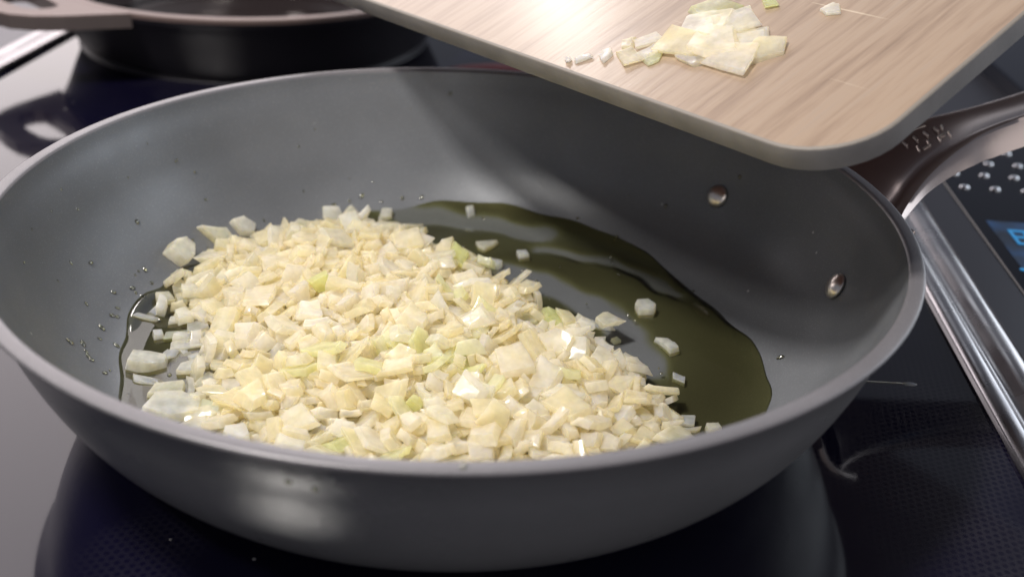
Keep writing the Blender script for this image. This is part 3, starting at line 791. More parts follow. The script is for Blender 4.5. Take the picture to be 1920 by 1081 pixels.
(12,-5.184,-5.573,1.056,0.211,0.859,-0.462,0.071),
(36,0.569,4.339,1.344,0.757,-0.006,0.213,0.618),
(30,2.157,-6.906,1.481,0.752,-0.195,-0.506,-0.375),
(23,-3.444,-6.506,1.266,0.371,-0.331,0.366,-0.786),
(2,-7.388,-1.617,0.793,0.035,0.762,0.588,0.268),
(21,-0.876,-3.061,1.886,0.426,-0.81,-0.305,0.264),
(3,-4.121,-4.584,1.288,0.399,-0.095,0.173,0.896),
(27,0.116,-3.568,1.682,0.701,0.537,0.466,-0.059),
(35,-2.41,-4.942,1.326,0.484,-0.356,0.174,0.78),
(28,-1.331,-7.21,1.305,0.042,-0.539,0.787,-0.297),
(12,-10.073,3.141,1.127,0.575,0.194,-0.231,-0.761),
(8,3.879,-0.949,1.609,0.343,0.5,0.748,-0.269),
(28,-4.077,7.223,1.362,0.786,0.18,-0.174,0.566),
(33,-0.641,-0.299,1.818,0.06,0.868,-0.426,0.248),
(22,2.732,-6.969,1.332,0.918,-0.122,0.186,0.329),
(35,-7.812,2.912,1.455,0.188,-0.219,0.871,-0.398),
(17,-2.642,4.737,1.712,0.958,0.218,-0.135,0.129),
(22,1.326,-4.435,1.894,0.528,0.201,-0.214,-0.797),
(28,0.707,-1.053,1.656,0.687,0.076,-0.212,-0.691),
(8,-4.984,7.463,1.397,0.975,-0.127,0.173,-0.062),
(26,1.53,-6.672,1.575,0.126,0.535,0.835,0.018),
(8,-1.084,2.944,1.735,0.436,0.096,0.87,-0.209),
(18,-4.626,-4.762,1.305,0.931,0.208,-0.254,0.157),
(14,-8.911,5.576,1.246,0.227,0.216,-0.924,-0.218),
(35,-7.502,6.234,1.296,0.198,-0.885,0.417,-0.066),
(23,-1.128,-4.269,1.538,0.778,-0.216,-0.168,0.565),
(19,-6.024,-4.965,0.84,0.423,0.806,-0.188,0.369),
(15,-9.249,3.158,1.061,0.281,-0.259,0.735,-0.56),
(25,-3.828,2.563,2.032,0.302,-0.497,0.718,-0.382),
(11,-5.048,5.165,1.722,0.296,-0.85,0.43,-0.062),
(17,-4.583,3.632,1.635,0.03,0.05,-0.039,-0.998),
(25,-5.442,-1.58,1.09,0.315,-0.385,0.317,0.808),
(36,1.358,-4.053,1.56,0.564,-0.083,0.322,-0.756),
(2,-6.979,-1.598,1.027,0.149,0.775,0.186,-0.585),
(20,6.172,-3.662,1.075,0.651,-0.035,-0.218,-0.726),
(22,-0.53,5.081,1.738,0.707,0.143,-0.135,0.679),
(2,-3.587,-1.584,1.751,0.653,0.027,0.647,0.393),
(12,0.934,-4.979,1.859,0.912,0.4,-0.035,-0.08),
(35,2.593,-0.598,1.539,0.214,0.249,0.621,0.712),
(5,-0.57,-6.786,1.253,0.402,0.211,0.335,0.826),
(25,-3.032,2.943,1.729,0.689,0.555,-0.392,-0.252),
(38,-0.241,-3.775,1.683,0.531,-0.518,-0.093,-0.665),
(12,-4.02,-3.575,1.334,0.405,-0.117,0.068,-0.904),
(4,0.087,-1.971,1.916,0.427,-0.169,0.095,0.883),
(33,-6.26,5.956,1.651,0.186,-0.081,-0.651,-0.731),
(6,-1.788,3.432,1.792,0.877,0.077,0.178,0.44),
(15,-0.988,0.217,1.876,0.269,0.168,0.882,0.349),
(7,-7.932,-3.243,0.645,0.505,-0.367,-0.51,0.592),
(33,5.263,-1.658,1.139,0.466,0.344,0.317,-0.751),
(3,1.663,-7.105,1.34,0.629,-0.409,-0.323,0.576),
(23,-0.733,-4.559,1.684,0.356,0.381,0.626,0.58),
(16,0.206,-7.217,1.252,0.455,-0.13,0.135,0.87),
(22,0.598,-3.398,1.637,0.12,-0.271,-0.045,0.954),
(14,6.12,-5.199,0.901,0.05,0.5,0.311,0.807),
(36,-0.638,1.237,1.758,0.516,-0.107,0.122,0.841),
(6,0.23,-4.346,1.517,0.96,0.059,0.273,0.019),
(9,0.182,1.24,1.762,0.553,0.021,-0.249,0.795),
(17,-6.607,2.417,1.684,0.789,0.045,-0.206,-0.577),
(36,-2.995,-5.197,0.905,0.906,-0.32,0.043,0.274),
(3,-7.234,2.783,1.568,0.528,0.791,0.308,0.022),
(0,2.847,2.091,1.142,0.087,-0.652,-0.229,0.717),
(31,-8.869,-0.906,0.612,0.07,-0.364,-0.927,0.058),
(22,-2.829,-5.24,1.277,0.478,-0.193,0.274,0.812),
(11,-7.389,3.638,1.48,0.62,-0.126,0.516,-0.578),
(15,5.899,-4.843,0.905,0.978,0.06,-0.07,0.187),
(34,-4.99,-4.563,1.383,0.578,-0.46,-0.161,-0.654),
(0,-1.604,5.765,1.62,0.162,-0.004,0.24,-0.957),
(25,-0.489,3.197,1.637,0.953,-0.228,0.029,0.197),
(8,0.066,0.045,1.631,0.016,0.09,-0.1,0.991),
(12,-5.123,3.488,1.647,0.314,0.347,-0.055,-0.882),
(9,4.392,0.332,1.278,0.034,0.372,0.909,0.187),
(34,2.165,-5.771,1.677,0.244,0.248,0.076,-0.934),
(4,1.069,0.141,1.874,0.875,0.373,0.298,-0.078),
(36,-7.245,-3.027,0.657,0.245,0.016,-0.003,0.97),
(33,1.015,4.893,1.301,0.577,-0.041,0.329,0.746),
(16,2.097,3.49,1.219,0.446,0.208,-0.322,-0.809),
(15,-3.851,-4.346,1.372,0.305,-0.142,-0.082,0.938),
(12,-1.036,1.795,1.989,0.641,-0.218,0.14,-0.722),
(20,4.433,-0.773,1.339,0.783,-0.21,0.205,-0.549),
(33,2.44,0.738,1.168,0.172,0.02,0.029,0.984),
(8,-8.159,3.1,1.113,0.934,0.233,0.014,-0.271),
(13,-5.091,-5.152,1.447,0.419,0.311,-0.703,-0.483),
(30,-0.99,-3.491,1.801,0.724,-0.073,0.009,-0.686),
(33,-0.894,-6.775,1.056,0.329,0.725,-0.593,-0.12),
(30,-2.427,-0.57,1.664,0.867,0.257,0.197,-0.378),
(16,1.744,0.469,1.67,0,-0.258,0.159,0.953),
(20,0.454,0.315,1.866,0.924,-0.068,0.351,0.134),
(28,-0.42,1.776,1.864,0.056,-0.716,-0.459,0.523),
(21,-0.712,1.082,2.097,0.135,-0.259,-0.649,0.703),
(29,-2.165,-0.436,1.882,0.511,0.161,-0.504,-0.678),
(26,1.612,-0.265,1.944,0.683,0.153,0.152,0.698),
(7,-8.446,4.918,1.233,0.662,0.044,-0.066,0.746),
(15,-2.325,4.304,1.645,0.07,-0.22,0.23,-0.946),
(19,-1.464,1.8,1.743,0.889,0.164,0.164,-0.394),
(13,0.295,-3.05,1.817,0.512,-0.396,0.644,-0.407),
(38,-7.903,5.36,1.418,0.36,0.142,0.238,0.891),
(9,-3.195,9.895,0.853,0.702,0.168,-0.077,0.687),
(22,5.121,-2.632,1.254,0.603,-0.062,-0.285,0.742),
(11,-3.459,0.915,1.792,0.258,-0.152,0.052,-0.953),
(4,-0.598,-0.852,1.643,0.977,-0.117,0.031,0.174),
(18,-3.135,-1.582,1.762,0.268,-0.299,0.794,-0.456),
(2,-10.158,1.977,0.869,0.113,0.193,-0.969,-0.105),
(31,-1.714,2.831,1.808,0.971,-0.128,0.08,0.186),
(14,3.8,-7.141,1.501,0.123,-0.801,-0.209,0.547),
(12,4.733,-3.801,1.071,0.699,-0.15,-0.223,0.663),
(6,2.484,1.309,1.297,0.875,-0.397,-0.269,0.067),
(38,1.338,-0.313,1.777,0.014,0.959,-0.195,-0.206),
(39,1.991,-1.141,1.598,0.77,-0.386,-0.228,0.454),
(31,4.057,-3.991,1.383,0.268,-0.736,0.555,-0.28),
(24,-6.729,4.127,1.519,0.833,0.291,0.227,0.413),
(22,-7.135,-2.243,0.874,0.098,-0.024,0.122,0.987),
(2,-3.957,0.509,1.769,0.105,0.207,-0.881,0.413),
(30,-9.494,1.551,0.766,0.085,-0.085,0.746,0.655),
(18,-6.307,-2.076,1.262,0.119,-0.02,0.204,0.972),
(17,-4.889,2.135,1.771,0.126,-0.273,0.063,-0.952),
(33,-4.754,4.716,1.464,0.996,0.083,-0.01,0.011),
(11,-9.789,2.917,0.821,0.138,-0.154,-0.978,0.03),
(2,-1.08,-3.635,1.558,0.835,-0.071,0.027,-0.546),
(38,-8.654,3.72,1.124,0.252,0.417,-0.187,-0.853),
(25,1.505,-2.818,1.784,0.951,-0.003,-0.286,-0.117),
(35,2.81,0.955,1.322,0.605,-0.374,0.068,-0.699),
(0,2.939,-6.145,1.137,0.249,0.043,0.348,-0.903),
(38,-3.237,4.853,1.799,0.884,-0.048,-0.291,-0.362),
(37,3.156,-2.212,1.487,0.55,0.096,-0.052,0.828),
(35,5.08,-0.781,1.085,0.534,0.205,0.41,0.71),
(27,-3.285,-0.957,1.598,0.638,-0.019,0.049,0.768),
(39,-3.564,-4.259,1.525,0.145,-0.208,-0.822,0.509),
(12,0.675,-6.317,1.112,0.788,-0.168,0.24,-0.541),
(3,-5.506,-0.189,1.64,0.861,-0.194,-0.22,0.416),
(28,-1.499,-0.681,2.025,0.906,0.236,0.082,0.341),
(18,-7.283,-3.304,0.906,0.982,0.011,-0.014,0.188),
(15,1.032,-2.967,1.801,0.065,-0.521,-0.785,0.328),
(22,5.443,-4.19,1.225,0.873,-0.066,-0.164,-0.455),
(16,-7.311,-5.564,0.742,0.009,-0.99,-0.057,-0.132),
(11,-5.35,-1.396,1.455,0.846,-0.268,0.033,-0.46),
(6,-1.975,-3.765,1.718,0.979,-0.139,-0.037,0.143),
(28,1.449,3.778,1.212,0.061,0.856,-0.382,0.344),
(0,-5.517,1.521,1.554,0.522,-0.346,0.171,-0.76),
(33,-5.131,-4.71,1.099,0.497,0.803,0.095,-0.315),
(22,-2.863,2.438,1.68,0.869,-0.369,-0.093,-0.316),
(6,6.697,-4.212,0.786,0.861,0.319,-0.173,-0.356),
(22,-3.645,-3.628,1.51,0.992,-0.019,0.093,0.082),
(7,-4.126,0.032,1.587,0.259,0.074,-0.945,-0.185),
(11,-4.459,0.663,1.603,0.588,0.04,0.789,-0.172),
(39,4.586,-4.936,1.428,0.496,-0.284,-0.113,0.812),
(36,-2.197,8.805,0.817,0.874,-0.176,0.078,0.446),
(0,-6.85,6.79,1.283,0.517,0.45,-0.127,-0.717),
(2,-0.036,-0.349,1.677,0.198,0.054,-0.516,0.832),
(19,-5.161,4.253,1.646,0.007,-0.913,-0.213,-0.348),
(1,3.452,-2.559,1.453,0.33,-0.377,0.023,-0.865),
(39,-2.436,-1.272,1.563,0.368,0.382,-0.446,-0.721),
(3,0.245,-1.376,1.809,0.111,0.118,0.006,-0.987),
(32,-1.429,-5.112,1.181,0.856,0.318,-0.067,0.402),
(27,1.584,0.928,1.719,0.241,-0.027,0.952,-0.186),
(8,1.785,-0.328,1.626,0.694,-0.09,-0.194,0.687),
(11,-4.143,1.048,1.685,0.35,0.17,-0.088,0.917),
(39,-3.685,-0.475,1.695,0.25,0.839,-0.482,-0.024),
(30,-5.319,3.301,1.789,0.85,-0.098,-0.386,0.346),
(19,-3.005,3.512,1.785,0.027,0.567,0.269,0.778),
(4,-3.504,-5.699,0.923,0.967,0.039,-0.052,-0.246),
(30,-0.334,-4.64,1.505,0.441,-0.078,-0.093,0.889),
(28,-6.33,-4.794,0.914,0.293,-0.363,0.256,0.847),
(19,-7.944,5.259,1.146,0.182,0.189,0.227,0.938),
(39,-8.198,1.909,1.066,0.377,0.014,0.597,-0.708),
(33,-5.65,3.687,1.582,0.568,-0.436,0.127,0.687),
(8,2.211,2.447,1.222,0.006,0.084,-0.093,-0.992),
(6,6.694,-3.395,0.813,0.253,-0.283,0.198,0.904),
(32,-4.198,8.844,1.086,0.346,-0.413,0.062,0.84),
(23,5.37,-4.88,0.994,0.055,0.368,0.597,-0.711),
(15,3.481,-1.952,1.252,0.526,-0.359,0.261,0.726),
(31,-6.652,5.62,1.465,0.581,0.262,0.312,0.705),
(6,-3.029,-5.887,1.139,0.238,-0.012,0.286,-0.928),
(18,1.682,-0.773,1.874,0.76,-0.24,-0.174,0.578),
(36,-7.389,1.318,0.959,0.906,-0.263,0.241,0.228),
(34,-8.94,1.642,0.883,0.786,-0.031,-0.04,0.616),
(23,5.73,-3.496,1.315,0.563,-0.334,0.643,-0.398),
(4,-2.707,1.742,1.882,0.895,-0.167,0.03,0.413),
(14,-8.29,5.76,1.3,0.139,-0.939,-0.255,0.185),
(22,-3.765,4.676,1.718,0.288,-0.536,0.724,-0.326),
(19,0.489,5.288,1.3,0.807,-0.009,0.322,0.495),
(32,3.178,-4.586,1.336,0.902,0.044,0.188,0.385),
(22,-5.828,3.13,1.752,0.975,-0.186,0.046,-0.114),
(35,-6.274,2.38,1.463,0.11,-0.053,0.062,0.991),
(35,5.836,-1.827,0.792,0.197,-0.191,0.032,-0.961),
(18,0.708,-2.742,1.621,0.138,-0.589,0.099,-0.79),
(23,-1.59,0.804,1.812,0.497,0.216,0.353,0.763),
(11,5.897,-2.521,1.006,0.538,-0.447,-0.096,-0.708),
(17,-6.028,6.673,1.55,0.325,-0.144,-0.187,-0.916),
(31,-3.305,-4.131,1.361,0.361,0.15,0.142,-0.909),
(26,-2.686,0.318,1.68,0.003,-0.322,-0.03,0.946),
(1,-7.812,-1.756,0.649,0.023,0.683,0.729,0.035),
(4,1.776,2.252,1.51,0.001,0.547,-0.833,0.08),
(21,-4.899,-6.046,1.089,0.598,0.687,0.413,0.01),
(22,-6.435,1.598,1.643,0.133,0.112,-0.122,-0.977),
(21,-9.621,2.183,0.714,0.435,-0.294,-0.643,0.558),
(17,-4.314,-5.1,1.196,0.411,-0.026,-0.181,-0.893),
(21,-6.247,4.147,1.629,0.872,-0.414,-0.215,0.149),
(2,0.299,-3.863,1.496,0.507,-0.631,0.321,0.492),
(16,-1.749,5.089,1.44,0.895,-0.22,-0.16,-0.354),
(35,1.206,-6.727,1.305,0.978,-0.131,0.067,-0.146),
(10,-2.838,-1.324,1.565,0.754,-0.598,-0.031,-0.27),
(18,0.799,-4.071,1.806,0.62,0.243,0.063,-0.744),
(11,4.631,-3.21,1.304,0.761,0.222,0.53,-0.302),
(26,4.117,-3.469,1.323,0.666,-0.717,0.174,-0.111),
(16,-0.296,-4.433,1.289,0.014,-0.083,-0.008,0.996),
(37,-6.701,-0.066,1.192,0.432,-0.048,0.459,0.775),
(8,-5.906,5.446,1.519,0.863,0.01,0.137,0.486),
(21,-1.862,-5.939,1.126,0.017,-0.581,-0.243,0.776),
(7,-3.923,5.943,1.54,0.551,0.308,0.335,0.7),
(1,-0.147,1.437,1.441,0.745,-0.472,-0.386,0.27),
(0,-3.471,4.241,1.445,0.355,0.11,0.271,-0.888),
(12,4.393,-5.979,1.229,0.438,0.102,0.302,-0.841),
(39,-1.4,-5.449,1.28,0.959,-0.272,0.039,0.071),
(18,-4.971,-1.859,1.355,0.233,-0.139,0.959,0.085),
(38,-0.702,-3.234,1.415,0.032,-0.746,-0.632,0.209),
(22,-3.688,3.608,1.865,0.833,-0.19,-0.011,-0.519),
(1,1.977,-3.48,1.591,0.687,-0.358,0.2,0.6),
(19,4.89,-6.07,1.065,0.283,0.289,-0.368,-0.837),
(4,-3.286,-7.066,1.264,0.942,-0.244,0.102,-0.206),
(7,7.059,-4.644,0.645,0.769,-0.63,0.027,-0.102),
(15,-1.401,-3.6,1.776,0.613,0.217,0.21,0.731),
(25,2.793,-0.022,1.261,0.375,0.258,-0.256,-0.853),
(1,-5.004,1.745,1.492,0.457,-0.659,0.397,-0.447),
(30,6.255,-3.72,0.848,0.844,-0.012,-0.104,-0.525),
(37,2.316,-3.824,1.566,0.467,0.053,-0.672,-0.572),
(31,-4.478,-3.902,1.3,0.507,0.804,0.05,-0.307),
(15,-9.743,3.542,0.925,0.674,0.451,-0.218,-0.543),
(31,-7.085,0.561,1.54,0.678,0.153,0.35,0.629),
(13,-8.24,-1.49,0.635,0.558,0.649,-0.349,-0.382),
(5,3.64,-3.474,1.417,0.593,-0.774,0.106,0.195),
(7,6.549,-4.682,0.793,0.196,-0.354,0.001,0.914),
(31,-2.628,-4.145,1.65,0.096,0.6,0.775,-0.173),
(9,-4.234,4.716,1.447,0.749,-0.169,-0.358,-0.531),
(18,-3.932,0.337,1.547,0.399,0.739,-0.491,0.231),
(16,-1.462,-0.452,1.834,0.639,0.033,0.203,-0.741),
(3,-7.455,4.607,1.205,0.184,-0.904,0.374,0.092),
(30,1.27,-1.02,1.669,0.747,0.07,-0.49,-0.444),
(38,2.499,-3.217,1.463,0.617,0.542,-0.532,0.204),
(12,-9.211,1.052,0.66,0.005,0.657,-0.753,-0.018),
(23,6.423,-5.014,0.896,0.437,0.558,-0.638,0.3),
(30,-8.025,4.585,1.071,0.395,-0.254,-0.851,-0.233),
(0,-3.95,-2.69,1.346,0.285,-0.297,0.328,-0.85),
(34,4.08,-5.295,1.547,0.072,-0.958,0.202,-0.192),
(15,-5.63,-5.248,0.852,0.343,0.543,-0.735,-0.217),
(28,3.583,-4.139,1.541,0.6,-0.015,0.053,0.798),
(21,-5.421,0.656,1.45,0.858,-0.202,0.458,0.113),
(0,-9.104,2.525,0.669,0.653,0.003,0.033,0.757),
(28,-7.896,0.537,0.953,0.171,0.247,-0.945,0.133),
(16,-5.8,2.887,1.584,0.949,-0.135,0.08,0.273),
(17,-4.6,9.466,0.948,0.296,-0.776,-0.551,0.086),
(10,-5.986,-1.81,1.013,0.505,-0.81,-0.103,0.28),
(32,-8.347,5.066,0.964,0.903,0.042,0.046,-0.425),
(17,-2.055,-1.011,1.556,0.368,0.788,0.206,0.449),
(26,-3.432,-1.868,1.457,0.914,0.021,-0.341,0.22),
(25,1.259,1.421,1.667,0.248,-0.718,0.64,-0.119),
(6,-3.107,6.025,1.465,0.972,-0.023,-0.076,-0.222),
(16,-4.27,-1.625,1.59,0.747,0.065,0.002,-0.662),
(30,-3.295,1.761,1.67,0.168,0.349,-0.424,-0.819),
(21,-2.75,3.797,1.805,0.75,-0.155,-0.111,0.634),
(4,-5.395,-5.902,0.724,0.848,0.132,0.139,-0.494),
(28,2.317,-1.613,1.408,0.562,0.156,-0.136,0.801),
(25,-5.986,1.775,1.404,0.029,-0.022,-0.13,0.991),
(28,1.961,-0.147,1.44,0.93,0.006,-0.153,0.334),
(20,-4.504,2.992,1.467,0.206,0.402,-0.207,-0.868),
(0,-4.081,-5.254,0.655,0.993,0,-0.069,0.098),
(29,-2.829,6.327,1.486,0.852,0.265,0.122,-0.435),
(36,-2.874,0.236,1.306,0.674,0.146,0.271,0.671),
(13,-2.37,6.342,1.769,0.203,0.194,0.675,-0.682),
(35,-6.561,-0.553,1.196,0.157,0.149,0.134,-0.967),
(26,-2.405,-6.956,1.076,0.936,0.026,0.307,0.174),
(19,-2.076,-2.833,1.398,0.903,-0.001,0.398,-0.159),
(31,-5.949,-0.22,1.089,0.862,0.456,0.113,-0.189),
(3,-5.846,7.625,1.077,0.143,-0.754,0.47,0.435),
(20,2.055,-1.223,1.314,0.015,0.186,-0.095,0.978),
(2,-5.226,1.541,1.781,0.408,-0.673,0.594,-0.165),
(9,-0.095,-3.156,1.606,0.702,-0.144,-0.035,-0.697),
(33,-1.565,-4.097,1.529,0.581,-0.181,0.35,0.713),
(28,-0.454,4.022,1.548,0.744,-0.11,0.013,0.659),
(29,4.853,-0.341,1.045,0.584,-0.074,0.808,0.013),
(21,-2.175,2.522,1.633,0.954,-0.179,0.203,-0.13),
(12,-7.079,0.261,1.046,0.721,-0.102,0.121,0.674),
(17,-4.422,6.698,1.235,0.418,0.229,0.706,-0.523),
(31,2.344,1.851,1.298,0.929,0.076,0.077,-0.354),
(2,-3.811,-0.866,1.553,0.707,-0.465,-0.174,-0.503),
(2,0.076,4.406,1.095,0.748,0.195,0.271,0.574),
(10,3.966,-5.784,1.271,0.687,0.293,0.535,0.396),
(39,-3.542,-4.61,1.071,0.306,-0.796,-0.292,0.433),
(22,-6.527,-4.395,1.013,0.67,-0.147,-0.077,-0.723),
(28,-5.294,-6.314,0.801,0.51,0.115,-0.185,0.832),
(35,-7.34,5.118,1.236,0.919,0.2,-0.174,-0.291),
(21,4.72,-4.83,1.212,0.437,0.657,-0.549,-0.275),
(7,3.694,-6.054,1.22,0.606,0.411,0.526,0.432),
(5,-7.093,4.002,1.323,0.696,-0.535,-0.135,0.459),
(4,-6.367,-5.592,0.765,0.706,-0.251,-0.187,0.635),
(38,3.947,-2.153,1.239,0.377,0.903,0.2,-0.04),
(8,-4.529,2.021,1.329,0.918,-0.125,0.002,-0.376),
(35,-1.24,4.746,1.502,0.452,0.863,0.02,0.225),
(31,-1.815,0.659,1.718,0.118,-0.699,0.631,-0.314),
(37,-5.688,-0.936,1.389,0.059,-0.016,0.221,0.973),
(24,-4.11,6.114,1.143,0.965,-0.03,-0.083,-0.249),
(24,-3.378,5.508,1.586,0.056,-0.063,0.184,0.979),
(28,-1.754,-2.509,1.449,0.493,-0.336,0.253,-0.762),
(11,1.19,-2.995,1.375,0.26,-0.661,-0.534,0.459),
(16,-6.87,1.183,1.081,0.248,0.353,0.029,0.902),
(25,0.522,-4.64,1.775,0.027,0.003,0.43,-0.902),
(16,-3.029,-1.348,1.315,0.537,0.084,0.037,0.839),
(4,-4.749,1.193,1.448,0.947,-0.153,-0.264,-0.098),
(20,-0.347,-5.596,1.282,0.514,0.004,-0.272,0.813),
(13,-7.978,3.357,1.413,0.894,-0.17,0.177,-0.374),
(18,-0.968,-1.001,1.783,0.65,0.273,-0.203,-0.68),
(36,1.832,0.966,1.277,0.617,-0.208,-0.098,0.752),
(22,3.105,-5.442,1.4,0.369,-0.118,0.115,-0.915),
(34,-3.52,-6.257,1.02,0.743,0.448,0.144,0.476),
(38,-3.262,3.508,1.494,0.582,-0.599,0.252,-0.489),
(33,0.775,1.451,1.687,0.058,0.811,-0.306,-0.496),
(26,-8.468,2.621,1.201,0.838,-0.132,-0.038,0.528),
(35,5.134,-3.272,1.001,0.255,0.124,-0.094,0.954),
(2,0.148,-0.796,1.77,0.907,-0.029,0.364,0.211),
(38,-7.994,1.894,0.873,0.349,-0.252,0.899,-0.082),
(33,-7.722,3.969,1.304,0.073,-0.011,0.267,0.961),
(6,-5.082,-2.396,1.34,0.346,-0.205,-0.036,0.915),
(30,-2.519,-0.95,1.391,0.434,0.188,-0.881,0.009),
(2,3.503,-0.377,1.407,0.41,0.235,-0.293,0.831),
(7,0.251,0.837,1.46,0.127,-0.024,-0.073,0.989),
(7,4.215,-2.408,1.344,0.947,-0.172,0.157,0.221),
(38,5.158,-6.089,0.821,0.027,0.472,-0.349,-0.809),
(11,0.002,2.975,1.435,0.083,-0.431,0.8,0.409),
(7,2.697,-3.02,1.654,0.188,-0.111,-0.757,0.616),
(36,-1.773,7.858,1.005,0.227,0.66,0.716,-0.008),
(26,-7.872,-1.243,0.706,0.621,-0.752,0.19,-0.114),
(18,1.25,-0.247,1.457,0.308,-0.847,0.413,0.131),
(12,3.992,0.058,1.081,0.344,0.195,0.787,0.473),
(20,4.22,0.544,1.058,0.786,0.061,-0.214,0.577),
(13,-3.441,-0.502,1.517,0.202,0.482,-0.819,-0.237),
(25,-6.702,5.084,1.238,0.399,-0.333,-0.806,0.283),
(10,-3.447,-2.499,1.408,0.133,0.63,-0.672,-0.365),
(2,-6.789,-1.071,1.07,0.539,-0.227,0.544,0.601),
(26,-3.45,-0.085,1.465,0.351,0.034,-0.936,-0.023),
(26,-7.421,-3.609,0.625,0.005,-0.242,-0.97,0.001),
(7,-0.357,2.245,1.549,0.104,-0.133,-0.738,-0.653),
(20,-7.837,6.391,0.982,0.929,0.088,0.101,0.345),
(17,-0.491,-0.443,1.388,0.501,-0.812,0.215,0.208),
(29,-3.119,-4.699,0.872,0.372,0.415,0.389,-0.734),
(23,1.234,0.434,1.654,0.914,-0.234,-0.182,0.276),
(17,-8.959,3.099,0.952,0.096,0.781,-0.406,0.465),
(34,-6.087,-0.842,1.234,0.276,-0.003,-0.261,-0.925),
(23,-1.973,-3.434,1.437,0.017,0.254,0.966,0.04),
(29,-2.305,2.189,1.731,0.072,-0.608,-0.417,-0.672),
(15,-5.111,-5.024,0.865,0.138,-0.963,0.231,-0.025),
(30,4.21,-6.596,1.167,0.095,-0.006,0.421,0.902),
(32,-4.8,3.527,1.205,0.905,0.399,-0.133,-0.057),
(1,1.428,-3.426,1.554,0.486,-0.721,0.342,0.356),
(17,-5.535,7.212,1.157,0.867,0.284,-0.269,0.31),
(34,-4.559,5.4,1.257,0.519,-0.11,0.18,-0.828),
(2,1.982,-6.661,1.016,0.563,0.767,0.279,-0.129),
(15,5.281,-5.502,0.92,0.554,-0.113,-0.239,0.789),
(34,-2.855,-2.204,1.668,0.551,0.113,-0.155,0.812),
(9,0.329,1.401,1.556,0.848,0.072,0.173,-0.496),
(21,4.473,-0.044,1.037,0.777,0.298,0.01,0.554),
(27,5.539,-6.264,1.109,0.235,0.329,-0.384,-0.83),
(38,3.42,-5.657,1.003,0.984,0.112,0.129,-0.05),
(12,-5.399,-0.378,1.342,0.286,0.02,-0.205,-0.936),
(35,2.357,-7.072,1.107,0.91,0.212,0.261,0.244),
(27,-4.599,4.136,1.452,0.44,-0.157,0.226,-0.855),
(8,-6.271,5.468,1.257,0.759,0.02,-0.04,-0.65),
(29,-5.001,2.902,1.644,0.363,-0.133,-0.86,-0.334),
(23,3.342,-0.135,1.272,0.695,-0.316,0.583,-0.276),
(12,-1.397,-1.413,1.707,0.55,-0.182,-0.265,0.771),
(2,4.083,-5.38,1.245,0.98,-0.033,-0.188,0.051),
(22,-6.907,5.663,1.205,0.662,-0.467,-0.034,0.584),
(22,0.799,-1.119,1.449,0.757,-0.238,-0.079,0.603),
(15,-7.456,-0.818,0.949,0.95,0,0.107,-0.294),
(32,-5.284,0.313,0.953,0.894,-0.232,0.328,-0.196),
(23,-6.82,-2.614,0.634,0.99,0.044,0.047,-0.127),
(35,-1.405,-2.023,1.581,0.953,0.011,-0.163,-0.255),
(34,-8.197,-0.059,0.628,0.129,-0.028,0,0.991),
(14,-5.742,6.933,1.228,0.363,0.292,0.331,-0.821),
(34,-3.757,-6.17,0.944,0.269,0.212,-0.855,-0.389),
(14,-1.515,3.261,1.414,0.533,-0.133,0.772,-0.319),
(27,-3.661,7.919,1.176,0.088,0.059,-0.74,-0.664),
(10,0.437,-4.788,1.337,0.859,-0.433,-0.1,0.256),
(22,-1.848,-7.205,0.918,0.584,-0.033,-0.18,0.79),
(1,-6.812,0.893,1.315,0.66,-0.142,0.269,-0.687),
(1,-5.932,-5.499,0.707,0.502,-0.567,-0.528,0.385),
(30,-2.648,-4.641,0.768,0.337,-0.173,-0.334,-0.863),
(17,-3.742,3.123,1.717,0.963,0.119,-0.061,-0.232),
(19,3.43,-3.084,1.216,0.635,0.228,0.18,-0.715),
(14,-3.093,3.973,1.59,0.791,0.238,0.306,-0.473),
(19,-2.854,-2.185,1.297,0.812,-0.137,-0.062,-0.564),
(38,-8.71,4.245,0.981,0.006,0.059,-0.022,0.998),
(19,2.824,-2.756,1.486,0.944,0.198,-0,-0.263),
(12,3.662,-6.83,1.134,0.011,0.428,-0.234,0.873),
(13,1.002,-2.429,1.511,0.542,-0.214,-0.652,0.485),
(15,-7.652,5.758,1.021,0.636,0.198,0.008,0.746),
(13,-0.13,3.882,1.297,0.567,-0.822,-0.011,0.048),
(25,-3.857,8.343,1.104,0.843,0.062,-0.158,-0.511),
(11,-4.127,2.557,1.477,0.32,0.756,0.297,-0.488),
(28,1.883,-4.935,0.893,0.394,0.902,0.158,-0.084),
(9,1.595,3.671,1.041,0.705,0.07,-0.376,-0.597),
(6,-7.522,0.705,1.141,0.096,0.419,-0.793,0.433),
(17,-6.932,-1.438,0.642,0.433,-0.009,-0.001,0.901),
(35,-6.841,3.413,1.316,0.535,-0.59,0.419,-0.436),
(33,-4.676,-3.295,0.958,0.931,0.086,0.066,-0.349),
(19,1.17,2.747,1.458,0.54,-0.328,0.125,0.765),
(16,0.571,3.471,1.14,0.683,-0.355,-0.019,0.637),
(23,-8.796,2.746,1.066,0.863,0.086,0.297,0.4),
(8,-2.324,0.351,1.385,0.774,-0.073,0.003,-0.628),
(27,4.191,-2.965,1.317,0.858,0.05,-0.055,0.508),
(30,-7.089,-0.214,0.881,0.267,-0.011,-0.042,0.963),
(2,-6.583,-1.918,0.811,0.33,0.3,-0.754,0.482),
(12,-6.204,0.765,1.097,0.392,-0.047,0.292,0.871),
(36,-6.34,2.784,1.106,0.932,0.242,0.204,-0.178),
(35,-1.761,2.635,1.438,0.371,0.559,0.71,0.213),
(34,5.76,-3.406,1.097,0.089,-0.351,0.91,0.203),
(34,-0.863,-4.541,1.404,0.993,0.027,-0.083,0.082),
(35,-4.488,-4.256,0.923,0.837,0.148,-0.025,-0.526),
